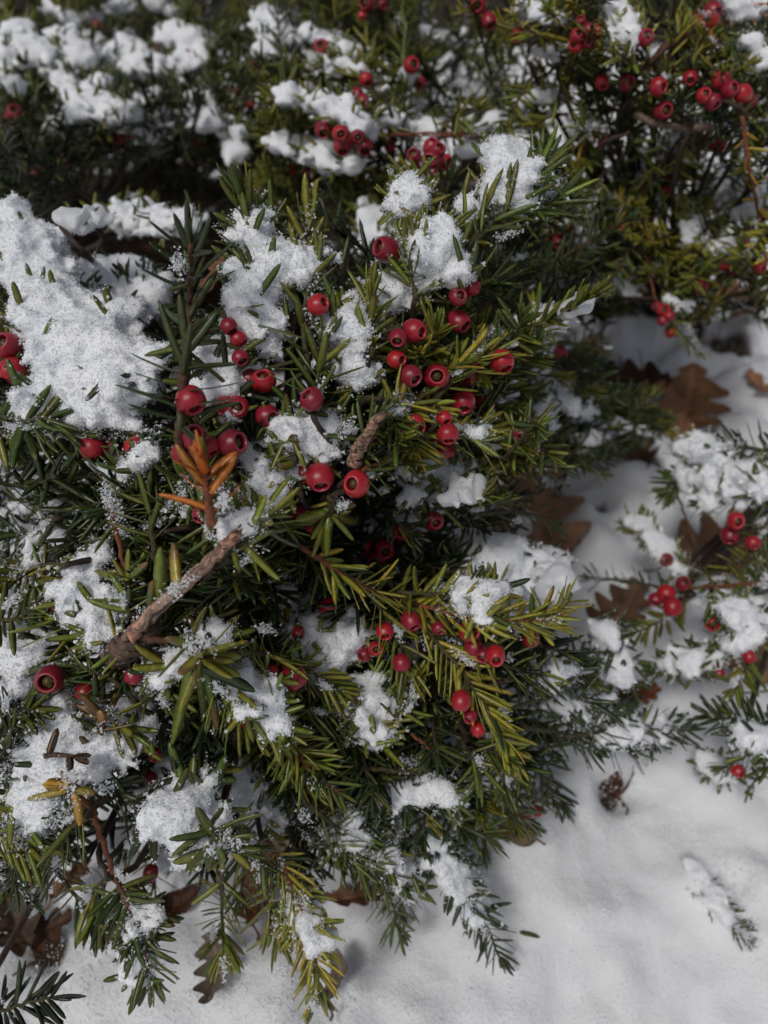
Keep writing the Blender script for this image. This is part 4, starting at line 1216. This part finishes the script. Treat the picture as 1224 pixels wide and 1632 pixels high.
# ------------------------------------------------------------------ berries
def berry_meshes(variant):
    r = np.random.default_rng(variant)
    el = r.uniform(.96, 1.12); op = r.uniform(.44, .56)
    prof = []
    for i in range(9):                       # outside, stalk end to rim
        a = math.pi * (.0 + i / 8 * .76)
        prof.append((math.sin(a) * .5, -math.cos(a) * .5 * el))
    rim_z = prof[-1][1]
    prof[-1] = (op * .5 + .075, rim_z)
    prof += [(op * .5 + .035, rim_z + .035), (op * .5 - .005, rim_z + .015), (op * .46, rim_z - .08), (op * .5, rim_z - .25), (op * .3, rim_z - .45), (0.0, rim_z - .5)]
    n = 20
    V = []; idx = []
    for (rr, z) in prof:
        th = np.linspace(0, 2 * math.pi, n, endpoint=False)
        V.append(np.stack([rr * np.cos(th), rr * np.sin(th), np.full(n, z)], 1))
    V = np.vstack(V)
    V[:, :2] *= 1 + .03 * r.normal(0, 1, 2)
    V += .018 * np.stack([vnoise(V, .5, variant), vnoise(V, .5, variant + 3), vnoise(V, .5, variant + 5)], 1)
    m = len(prof)
    I = np.arange(m * n).reshape(m, n); J = np.roll(I, -1, 1)
    q = np.stack([I[:-1], J[:-1], J[1:], I[1:]], -1).reshape(-1, 4)
    base = np.array([(.31, .008, .018), (.24, .006, .020), (.37, .010, .014), (.19, .006, .017)][variant % 4])
    c = np.tile(base, (len(V), 1))
    ring = np.repeat(np.arange(m), n)
    c[(ring == 9) | (ring == 10)] = base * .75 + np.array((.12, .028, .04))      # paler waxy rim
    c[ring > 11] = base * .8
    body = make_mesh('berry', V, q, None, c)
    th = np.linspace(0, 2 * math.pi, 10, endpoint=False)
    SV = []
    for i in range(7):
        a = math.pi * i / 6
        SV.append(np.stack([math.sin(a) * op * .42 * np.cos(th), math.sin(a) * op * .42 * np.sin(th), np.full(10, rim_z - .26 + math.cos(a) * .2)], 1))
    SV = np.vstack(SV)
    I = np.arange(70).reshape(7, 10); J = np.roll(I, -1, 1)
    seed = make_mesh('seed', SV, np.stack([I[:-1], I[1:], J[1:], J[:-1]], -1).reshape(-1, 4))
    return body, seed
BV = [berry_meshes(i) for i in range(8)]

BERRIES = {
 'A': [(304,638,46,(.45,.8,.3),-.016),(307,697,42,(.35,-.1,.9),-.010),(216,713,36,(0,.3,.85),-.006),(183,713,30,(.2,.6,.4),.0),(147,714,40,(.4,.7,.3),-.004),
  (12,552,44,(-.3,.15,.9),-.004),(18,591,42,(-.3,.9,.2),-.006),(365,520,28,(.2,.6,.5),-.014),(380,540,26,(.5,.5,.4),-.010),(383,570,27,(.4,.6,.4),-.012),
  (420,607,40,(-.1,-.25,.85),-.006),(398,603,30,(.3,.5,.4),.0),(378,649,38,(.15,.2,.85),-.004),(425,663,38,(.3,.4,.75),-.008),(358,647,30,(-.2,.4,.7),.0),
  (370,707,46,(.75,-.1,.5),.002),(335,712,34,(.2,.6,.5),.004),(290,722,36,(.1,.9,.3),-.004),(507,486,38,(.75,-.15,.6),-.014),(497,636,42,(-.55,.1,.8),-.016),
  (510,761,42,(-.1,.85,.5),-.016),(485,753,34,(-.4,.6,.5),-.008),(568,771,44,(-.1,.35,.9),-.012),(617,398,40,(-.8,.1,.55),-.012),
  (660,527,38,(.7,.3,.55),-.006),(634,538,30,(.1,.15,.95),-.012),(632,573,32,(.7,0,.7),-.006),(655,599,36,(.5,.55,.6),-.012),(696,600,38,(.15,.4,.85),-.010),(750,592,44,(.45,.75,.45),-.016),(800,577,42,(.3,.7,.4),-.002),
  (725,620,32,(.3,.6,.5),-.002),(738,640,38,(.35,.5,.6),-.002),(690,628,30,(.1,.5,.7),.0),(768,640,26,(.4,.6,.5),.006),(730,473,32,(.55,.1,.8),-.014),(752,458,26,(.8,.2,.3),-.008),(731,512,36,(.65,.55,.45),-.012),
  (660,677,36,(.5,.5,.6),-.008),(683,692,30,(.2,.7,.5),-.002),(714,692,34,(.15,.6,.7),-.016),(710,717,32,(.2,.9,.3),-.008),(708,666,20,(.3,.6,.5),-.016),
  (692,830,30,(.1,.4,.8),.0),(612,877,34,(.1,.4,.8),.006),(580,870,30,(-.3,.4,.7),.01),(640,848,28,(.2,.5,.7),.01),(600,892,26,(0,.8,.4),.01),(525,968,30,(.1,.5,.7),.015),
  (655,989,32,(.05,.4,.85),-.018),(613,1006,28,(0,.7,.5),-.012),(700,1001,24,(.2,.7,.5),-.012),(749,1006,34,(.6,.4,.6),-.014),(755,1031,28,(.3,.6,.6),-.008),(790,1045,34,(-.05,.4,.9),-.018),(771,1043,28,(-.3,.5,.7),-.010),(846,1018,28,(.3,.85,.2),-.014),(640,1057,30,(.1,.85,.3),-.012),(600,1034,26,(-.1,.3,.9),-.004),(582,1042,26,(-.3,.5,.6),.0),
  (735,1118,32,(-.2,.85,.3),-.016),(750,1141,22,(0,.9,.3),-.010),(762,1163,26,(.1,.95,.1),-.012),(80,1083,46,(.1,.05,1),-.014),(135,1102,32,(.3,.5,.6),-.002),(213,1076,28,(0,.9,.2),-.004),(247,1203,24,(.3,.6,.5),-.006),(240,1240,22,(.3,.8,.3),.0),
  (467,1082,42,(.4,.7,.4),-.004),(430,1075,30,(-.4,.6,.5),.0),(396,1152,24,(0,.8,.4),-.006),(92,962,30,(.5,.5,.5),-.012),(75,955,28,(-.3,.7,.4),-.006),(478,822,34,(-.2,.7,.5),-.002),(498,838,28,(.2,.8,.4),.0),(320,820,30,(-.3,.6,.5),-.006),
  (797,1278,26,(-.2,.7,.5),-.010),(834,1298,26,(.1,.9,.3),-.012),(856,1293,18,(.6,.5,.5),-.012),(240,1391,24,(.2,.8,.4),.02),(905,655,26,(.2,.8,.4),-.02),(885,640,24,(.1,.7,.5),-.01),(850,706,26,(.2,.7,.5),-.03),(830,690,26,(-.2,.7,.5),-.03),(893,563,22,(.2,.7,.5),.03),(475,1008,20,(.2,.8,.4),-.01)],
 'B': [(1173,830,34,(0,-.1,1),-.014),(1163,852,32,(-.2,.8,.4),-.004),(1200,865,24,(.1,.7,.5),-.008),(1062,892,24,(0,0,1),-.010),(1062,945,32,(-.2,.7,.5),-.010),(1089,930,26,(.2,.2,.8),-.012),(1072,968,28,(.1,.9,.3),-.012),(1045,955,22,(-.4,.6,.5),-.006),(1135,993,27,(-.6,.4,.6),-.010),(1220,1020,26,(.3,.7,.4),-.008),(1194,1047,20,(.2,.8,.3),-.010),(1146,1073,20,(0,.9,.3),-.004),(1176,1228,24,(-.1,.4,.85),-.014),(1142,985,18,(0,.6,.5),-.002)],
 'C': [(760,8,28,(-.2,.45,.85),-.014),(779,33,24,(0,.75,.55),-.012),(825,56,22,(-.3,.6,.5),-.006),(937,48,22,(.1,.15,.95),-.018),(919,57,20,(-.2,.2,.95),-.016),(926,34,18,(-.3,-.2,.8),-.010),(917,73,22,(-.1,.5,.7),-.012),(937,66,22,(.1,.7,.5),-.012),(953,50,20,(.7,.2,.5),-.010),(1028,60,26,(-.4,.2,.8),-.012),
  (960,131,24,(.2,.7,.5),-.010),(998,131,28,(.45,.3,.7),-.014),(1049,138,27,(-.02,0,1),-.016),(1057,176,28,(.2,.5,.7),-.008),(1122,152,27,(0,.1,1),-.020),(1136,162,26,(.3,.6,.5),-.012),(1150,129,28,(.2,.6,.6),-.010),(1163,143,24,(.3,.1,.85),-.014),(1184,149,28,(-.5,-.1,.8),-.018),(1198,160,18,(.2,.9,.3),-.014),(1100,125,24,(-.2,.6,.5),-.008),
  (1136,16,24,(.2,.5,.6),-.008),(1130,33,28,(-.1,.6,.5),-.006),(1120,225,20,(0,.7,.5),-.010),(1146,231,22,(.2,.7,.5),-.010),(1068,276,22,(.1,.7,.4),-.010),(1060,307,22,(-.1,.8,.4),-.010),(1025,291,16,(0,.7,.5),-.006),(1010,352,22,(.3,.6,.5),-.010),(993,365,18,(-.4,.6,.5),-.008),(1057,494,22,(.1,.3,.8),-.012),(1047,488,16,(-.5,.4,.6),-.010),(1066,503,17,(.5,.5,.6),-.014),(1056,511,17,(.0,.9,.3),-.012),(1068,530,18,(.3,.7,.4),-.004),(1117,456,22,(-.1,.9,.3),-.010),(1156,424,16,(0,.8,.4),-.012),(1168,440,14,(.1,.9,.3),-.010),(1212,425,20,(.2,.6,.6),-.010),(1191,393,20,(.2,.6,.4),-.006),(1120,365,16,(.2,.5,.5),.0),(960,225,16,(0,.6,.6),-.006),(898,360,28,(.4,.6,.4),-.010),(890,385,20,(.1,.8,.4),-.006)],
 'M': [(513,76,24,(-.15,.1,.95),-.008),(585,5,26,(-.2,.35,.85),-.014),(577,25,14,(0,.6,.6),-.010),(610,8,16,(.2,.5,.6),-.006),(656,104,26,(.45,.2,.75),-.014),(670,133,20,(.1,.7,.5),-.010),(583,127,22,(.3,.7,.3),-.010),(570,150,22,(-.2,.5,.6),-.004),(578,162,20,(.2,.8,.4),-.006),(515,207,26,(.1,.6,.4),-.010),(543,213,28,(0,.1,1),-.016),(570,219,24,(-.1,.05,.95),-.012),(546,233,28,(.0,.9,.3),-.008),(580,233,28,(.2,.8,.4),-.006),(622,232,18,(.2,.6,.5),.01),
  (660,249,26,(-.3,-.2,.8),-.012),(688,235,28,(.1,-.5,.7),-.010),(686,255,30,(-.05,.15,.95),-.024),(709,258,26,(.5,.3,.6),-.014),(692,277,30,(.1,.9,.3),-.014),(660,275,24,(-.5,.6,.4),-.008),(698,240,24,(.3,-.2,.8),-.014),(467,270,16,(0,.7,.5),-.004),(491,277,16,(.2,.7,.5),-.006)],
 'D': [(57,278,24,(0,.7,.2),-.014),(102,262,20,(.2,.7,.4),-.010),(207,212,20,(.2,.6,.5),-.010),(190,219,18,(-.3,.6,.5),-.006),(25,178,24,(0,.6,.6),-.010),(14,190,20,(-.2,.7,.5),-.006),(38,212,16,(.2,.7,.4),-.006),(313,226,16,(0,.7,.5),-.006),(331,226,16,(.2,.7,.5),-.006),(299,87,18,(.1,.4,.7),-.012),(155,41,16,(.2,.4,.7),-.012),(380,4,16,(0,.5,.7),-.010),(405,107,16,(.1,.5,.7),-.012),(378,147,14,(.1,.6,.6),-.010),(399,168,14,(.1,.6,.6),-.012),(247,80,14,(0,.5,.6),-.010)],
}
KD = {}
for k, l in STEM_PTS.items():
    P = np.vstack(l)
    kd = kdtree.KDTree(len(P))
    for i, p in enumerate(P): kd.insert(p, i)
    kd.balance(); KD[k] = kd
bi = 0
for k, lst in BERRIES.items():
    for (x, y, dia, op, off) in lst:
        if k == 'A' and 590 < x < 830 and 440 < y < 730: off -= .010
        d = relief(k, x, y) + off
        size = min(max(dia * d / FPX, .0066), .0125) * rng.uniform(.95, 1.08)
        p = unproj(x, y, d)
        op = np.array(op) + (rng.normal(0, .28, 3) if bi % 3 else 0)
        od = nrm(op[0] * RT - op[1] * UPV - op[2] * FW)
        body, seed = BV[bi % 8]; bi += 1
        root = SHRUB[k]
        o = link('berry', body, M_BERRY, root)
        q = Vector(od).to_track_quat('Z', 'Y')
        o.location = Vector(p - ROOT[k]); o.rotation_mode = 'QUATERNION'; o.rotation_quaternion = q
        o.scale = (size * rng.uniform(.94, 1.05), size, size * rng.uniform(.92, 1.12))
        link('seed', seed, M_SEED, o)
        back = p - od * size * .48
        co, i, dist = KD[k].find(back)
        if dist < .05:
            b1 = back - od * min(.004, dist * .4)
            P = catmull([p - od * size * .4, back, b1, np.array(co)], 8)
            V, qq, t = tube(P, np.linspace(.0013, .0008, 8), 6)
            Mi = (Matrix.Translation(Vector(p)) @ q.to_matrix().to_4x4() @ Matrix.Diagonal((*o.scale, 1))).inverted()
            V = np.array([Mi @ Vector(v) for v in V])
            link('stalk', make_mesh('stalk', V, qq, t, np.tile((.075, .07, .02), (len(V), 1))), M_BARK, o)

# ------------------------------------------------------------------ grains of snow caught on the needles
allp = np.vstack(SNOW_PTS)
kd = kdtree.KDTree(len(allp[::4]))
for i, p in enumerate(allp[::4]): kd.insert(p, i)
kd.balance()
dust = []
for s in SPRAYS:
    if not len(s['V']): continue
    fine = s['k'] in 'AB'
    for nv in s['V']:
        for j in (5, 9, 13, 17, 21):
            co, i, dist = kd.find(nv[j])
            near = dist < .009 and rng.random() < .8 * (1 - dist / .010)
            if near or rng.random() < .004:
                for _ in range(rng.integers(3, 10 if fine else 4)):
                    dust.append(nv[j] + np.array((rng.normal(0, .0007), rng.normal(0, .0007), abs(rng.normal(.0004, .0004)))))
for s in SPRAYS:                            # little drifts sifted into the sprays
    if not len(s['V']) or s['N'].rows[0][6] and len(s['V']) < 8: continue
    P = s['P']; T = nrm(np.gradient(P, axis=0)); far_ = s['k'] in 'CMD'
    for _ in range(rng.integers(1, 5) if not far_ else rng.integers(2, 6)):
        j = rng.integers(len(P))
        c = P[j] + rng.normal(0, .0035, 3) + ZUP * .0025
        m = int(rng.integers(70, 210) * (.6 if far_ else 1)); sz = rng.uniform(.6, 1.35)
        q = rng.normal(0, 1, (m, 3)) * np.array((.0013, .0013, .0008)) * sz + np.outer(rng.normal(0, .0034 * sz, m), T[j])
        dust.extend(c + q)
GV, GF = flakes(np.array(dust), .00052)
LV = np.vstack(LOOSE_V); LQ = np.vstack(LOOSE_Q)
link('snow_dust', make_mesh('snow_dust', np.vstack([LV, GV]), np.vstack([LQ, GF + len(LV)]), None), M_ICE, kind='stuff', label='loose snow grains caught on needles beside the clumps', category='snow')

# ------------------------------------------------------------------ fallen leaves and scraps
def leaf_mesh(L, wd, lobes, col, curl=.25, fold=.15, seed=0, lobed=True):
    r = np.random.default_rng(seed)
    nt_, ns = 46, 15
    t = np.linspace(0, 1, nt_)
    env = np.sin(np.pi * np.clip(t, 0, 1) ** .8) ** .5
    if lobed:
        saw = .5 + .5 * np.cos(2 * np.pi * (t * lobes + .15))
        half = wd * (.42 + .58 * saw ** .6) * env
    else:
        half = wd * env
    half = np.maximum(half, .0009)
    s = np.linspace(-1, 1, ns)
    X = np.repeat((t * L)[:, None], ns, 1)
    asym = 1 + .12 * r.normal(0, 1, 2)
    Y = half[:, None] * s[None] * np.where(s < 0, asym[0], asym[1])[None]
    if lobed: X = X + np.abs(s)[None] ** 1.5 * half[:, None] * .30        # lobes sweep forward
    P = np.stack([X, Y, 0 * X], -1)
    Z = fold * np.abs(Y) + curl * (X - L / 2) ** 2 / L + .10 * L * vnoise(P + seed, L * .32, seed) * .6 + .03 * L * vnoise(P, L * .1, seed + 2)
    Z = Z - .0008 * np.exp(-(Y / .0012) ** 2) + .0006 * np.cos((X - np.abs(Y) * .8) * 2 * np.pi * lobes / L) ** 8
    P[..., 2] = Z
    V = P.reshape(-1, 3)
    V2 = V - np.array((0, 0, .0004))
    I = np.arange(nt_ * ns).reshape(nt_, ns)
    q = np.stack([I[:-1, :-1], I[1:, :-1], I[1:, 1:], I[:-1, 1:]], -1).reshape(-1, 4)
    q2 = q[:, ::-1] + len(V)
    edge = np.concatenate([I[:, 0], I[-1, 1:], I[-2::-1, -1], I[0, -2:0:-1]])
    e2 = np.roll(edge, -1)
    q3 = np.stack([edge, e2, e2 + len(V), edge + len(V)], 1)
    P1 = catmull([(-.2 * L, .02 * L, .0), (-.08 * L, 0, 0), (.02 * L, 0, Z[1, ns // 2])], 8)
    V3, q4, t4 = tube(P1, np.linspace(.0009, .0007, 8), 6)
    n = len(V) * 2
    c = np.tile(col, (n + len(V3), 1))
    c[:n] *= (1 + .25 * vnoise(np.vstack([V, V]), L * .18, seed + 4))[:, None]
    c[:len(V)][(np.abs(Y) < .001).ravel()] *= 1.5
    return make_mesh('leaf', np.vstack([V, V2, V3]), np.vstack([q, q2, q3, q4 + n]), t4 + n, np.clip(c, 0, 1))

BRN, TAN, GRY, DRK = (.31, .155, .075), (.26, .15, .075), (.13, .095, .075), (.06, .026, .014)
def leaf(name, label, x, y, L, wd, ang, col, tilt=(0, 0), lobes=4, curl=.6, fold=.28, seed=0, lobed=True, lift=.004, k='G', off=0):
    p = gpt(x, y, lift) if k == 'G' else pt(k, x, y, off)
    me = leaf_mesh(L, wd, lobes, np.array(col), curl, fold, seed, lobed)
    o = link(name, me, M_LEAF, label=label, category='leaf', group='fallen leaves in the snow')
    o.rotation_euler = (R_(tilt[0]), R_(tilt[1]), R_(ang))
    me.transform(Matrix.Translation((-L / 2, 0, 0)))
    o.location = p
    return o
leaf('oak_leaf', 'russet lobed oak leaf lying on open snow at right', 1095, 655, .105, .040, 250, BRN, (14, 10), seed=1, lift=.008)
leaf('oak_leaf', 'large brown oak leaf half buried below the dark blurred spray', 852, 835, .125, .047, 100, (.36, .21, .13), (-8, -6), seed=2, lift=.001)
leaf('oak_leaf', 'small brown leaf scrap at the foot of the large half-buried one', 885, 880, .045, .014, 10, (.14, .07, .04), (5, 0), seed=3, lift=.006)
leaf('oak_leaf', 'wide brown leaf behind the red stem at right', 1140, 885, .105, .040, 20, (.22, .12, .065), (8, 5), seed=4, lift=.004)
leaf('oak_leaf', 'dark brown oak leaf in shade under the top-right yew', 1165, 500, .15, .055, 60, (.22, .11, .06), (-14, 10), seed=5, lift=.015)
leaf('oak_leaf', 'upright curled brown leaf behind the right-pointing spray', 935, 580, .085, .028, 70, (.24, .125, .07), (-45, 0), seed=6, lift=.03)
leaf('oak_leaf', 'dark curled leaf in the hollow above the blurred dark spray', 1005, 610, .085, .026, 160, DRK, (-35, 10), seed=7, lift=.012, curl=.8)
leaf('oak_leaf', 'brown leaf tip poking out beside the lobed oak leaf', 1085, 700, .05, .016, 80, BRN, (-10, -20), seed=8, lift=.004)
leaf('oak_leaf', 'dull brown leaf under the olive sprig at right', 985, 980, .07, .024, 45, (.11, .06, .035), (-12, 8), seed=9, lift=.006)
leaf('oak_leaf', 'pale tan leaf cut by the right edge', 1225, 1050, .075, .028, 10, (.24, .15, .085), (8, -10), seed=10, lift=.012)
leaf('oak_leaf', 'orange-brown leaf scrap behind the dark snowy spray', 1015, 1112, .035, .012, 15, (.20, .07, .025), (-20, 0), seed=11, lift=.012)
leaf('withered_leaf', 'grey-brown withered leaf curled on the snow at bottom', 347, 1545, .034, .010, 275, (.21, .165, .135), (10, 10), seed=12, lobed=True, curl=2.0, fold=1.2, lift=.004)
leaf('withered_leaf', 'small curled grey leaf beside the yellowish bottom sprig', 540, 1565, .028, .009, 80, (.16, .12, .10), (-40, 10), seed=13, lobed=False, curl=1.0, fold=.7, lift=.008)
leaf('withered_leaf', 'dark leaf litter scrap at lower left edge', 60, 1490, .042, .014, 20, DRK, (-10, 6), seed=14, curl=.9, lift=.002)
leaf('withered_leaf', 'crumpled dark leaf at the far lower left', 25, 1465, .036, .014, 130, (.07, .045, .03), (10, -20), seed=16, curl=.9, lift=.014)
leaf('withered_leaf', 'brown leaf standing in the snow hole at lower right', 1002, 1238, .040, .010, 75, (.13, .06, .035), (-70, 0), seed=17, lobed=False, curl=.9, lift=-.012)
leaf('withered_leaf', 'dark leaf at the bottom of the snow hole', 965, 1235, .035, .010, 110, DRK, (-30, 0), seed=18, lobed=False, lift=-.016)
leaf('withered_leaf', 'tan curled leaf just below the two lowest berries', 825, 1325, .026, .007, 150, (.20, .14, .10), (-20, 10), seed=19, lobed=False, curl=.8, lift=.012)
leaf('oak_leaf', 'pale tan leaf behind the lower centre sprays', 450, 1375, .048, .015, 70, (.30, .20, .12), (-24, 0), seed=20, lift=.012)
leaf('oak_leaf', 'reddish brown leaf under the yellowish bottom sprig', 408, 1425, .04, .012, 100, (.2, .085, .04), (-20, 0), seed=21, lift=.008)
leaf('oak_leaf', 'light brown leaf edge under the drooping dark spray', 575, 1430, .045, .011, 10, (.22, .115, .065), (-20, 0), seed=22, lift=.003)
leaf('withered_leaf', 'brown leaf bit beside the brown stem, lower left', 115, 1405, .03, .009, 60, (.20, .11, .055), (-20, 10), seed=23, lift=.02)
leaf('withered_leaf', 'dark shrivelled leaf between two drooping sprigs', 285, 1440, .028, .008, 30, DRK, (-10, 0), seed=24, lift=.006, lobed=False, curl=.8)
leaf('oak_leaf', 'brown leaf seen behind the upright dark sprig', 345, 465, .04, .015, 80, (.14, .065, .03), (-45, 0), seed=25, k='A', off=.03)
leaf('oak_leaf', 'brown leaf at the right edge above the lobed one', 1222, 620, .06, .02, 120, BRN, (10, 10), seed=26, lift=.008)
leaf('oak_leaf', 'dark brown leaf under the blurred yew spray', 1010, 720, .07, .022, 100, (.12, .07, .04), (-25, 0), seed=27, lift=.010)

def dead_twig(name, label, pts, n, L, col, k='G', lift=.006, w=1.4, off=0, stemc=(.09, .04, .02), r=(.9, .5), flat=.4):
    P = catmull([gpt(x, y, lift) if k == 'G' else pt(k, x, y, off) for x, y in pts], 14)
    V, q, t = tube(P, np.linspace(r[0], r[1], 14) / 1000, 6, .1)
    org = P[0].copy()
    e = link(name, None, None, label=label, category='twig')
    e.location = org
    link('stem', make_mesh('stem', V - org, q, t, np.tile(stemc, (len(V), 1))), M_BARK, e)
    if n:
        N = Needles()
        grow(N, P, n, L / 1000, w / 1000, col, flat)
        V, C = N.arrays()
        for i in range(len(V)):
            link('needle', needle_mesh('needle', V[i:i + 1], C[i:i + 1], org), M_NEEDLE, e)
dead_twig('dead_twig', 'dead brown yew twig with bristly needles on snow, right of centre', [(820,775),(870,765),(900,735)], 22, 16, 'brown')
dead_twig('dead_twig', 'dead brown needle tuft in shade below the largest mound', [(140,760),(90,745),(50,735)], 26, 17, 'brown', k='A', off=.03)
dead_twig('fallen_twig', 'thin bare black twig lying on snow at lower left', [(20,1555),(50,1535),(85,1512)], 0, 10, 'brown', stemc=(.02, .012, .01), r=(.6, .5))
dead_twig('grass_stalk', 'dry seed stalk standing before the dark curled leaf', [(1033,660),(1026,600),(1020,560)], 14, 6, 'tan', flat=.3, w=1.2, lift=.02, stemc=(.18, .11, .06), r=(.6, .5))
dead_twig('buried_sprig', 'small green yew sprig half buried in the open snow', [(1090,1380),(1130,1430),(1185,1490)], 34, 14, 'mid', lift=.0038, w=2.2, stemc=(.06, .05, .02))
dead_twig('fallen_twig', 'thin dark twig at the right edge above the combed spray', [(1175,1105),(1200,1103),(1235,1100)], 0, 10, 'brown', stemc=(.05, .03, .03), r=(.7, .7), lift=.012)
dead_twig('fallen_twig', 'tiny brown twig lying on the wide snow blanket', [(70,1205),(95,1203),(118,1206)], 2, 14, 'brown', k='A', off=-.022, w=3.2, stemc=(.08, .045, .03), r=(1.2, .9))
clump('G', 'snow crust over the half-buried green sprig', [(1098,1385,10),(1118,1408,12),(1138,1430,12),(1156,1452,9)], vox=.0011, fluff=1.5, squash=1.5, off=.007, group='snow clumps on the ground')
N = Needles()
b_ = gpt(828, 1486, .002); e_ = gpt(852, 1489, .002)
N.add(b_, e_ - b_, ZUP, .013, .0028, np.array(COLS['mid']), False, None)
V, C = N.arrays()
fo = link('fallen_needle', needle_mesh('fallen_needle', V, C, b_), M_NEEDLE, label='single green needle fallen on snow beside the lowest drooping spray', category='needle')
fo.location = b_
gx = rng.uniform(0, W, 70000); gy = rng.uniform(430, H, 70000)
keep = (gx + gy > 1500) | (gy > 1360)
gx, gy = gx[keep], gy[keep]
GP = np.array([unproj(x, y, ground_d(x, y)) for x, y in zip(gx, gy)])
for _ in range(3):
    z = ground_z(GP[:, :2]); GP = CP + (GP - CP) * ((CAM_H - z) / (CAM_H - GP[:, 2]))[:, None]
SG = bpy.data.objects['buried_sprig']
for c in SG.children:
    if c.name.startswith('needle'):
        v = np.array([SG.location + w.co for w in c.data.vertices][1::4])
        GP = np.vstack([GP, np.repeat(v, 9, 0) + rng.normal(0, .0011, (len(v) * 9, 3)) + np.array((0, 0, .0012))])
GV, GF = flakes(GP + np.array((0, 0, .0003)), .00055)
link('snow_crystals', make_mesh('snow_crystals', GV, GF), M_ICE, kind='stuff', label='loose ice crystals lying on the snow-covered ground', category='snow')
cnts = {}
for m in bpy.data.meshes:
    n = len(m.loops) - 2 * len(m.polygons)
    cnts[m.name.split('.')[0]] = cnts.get(m.name.split('.')[0], 0) + n
print('DONE', len(bpy.data.objects), sum(cnts.values()), sorted(cnts.items(), key=lambda a: -a[1])[:9])
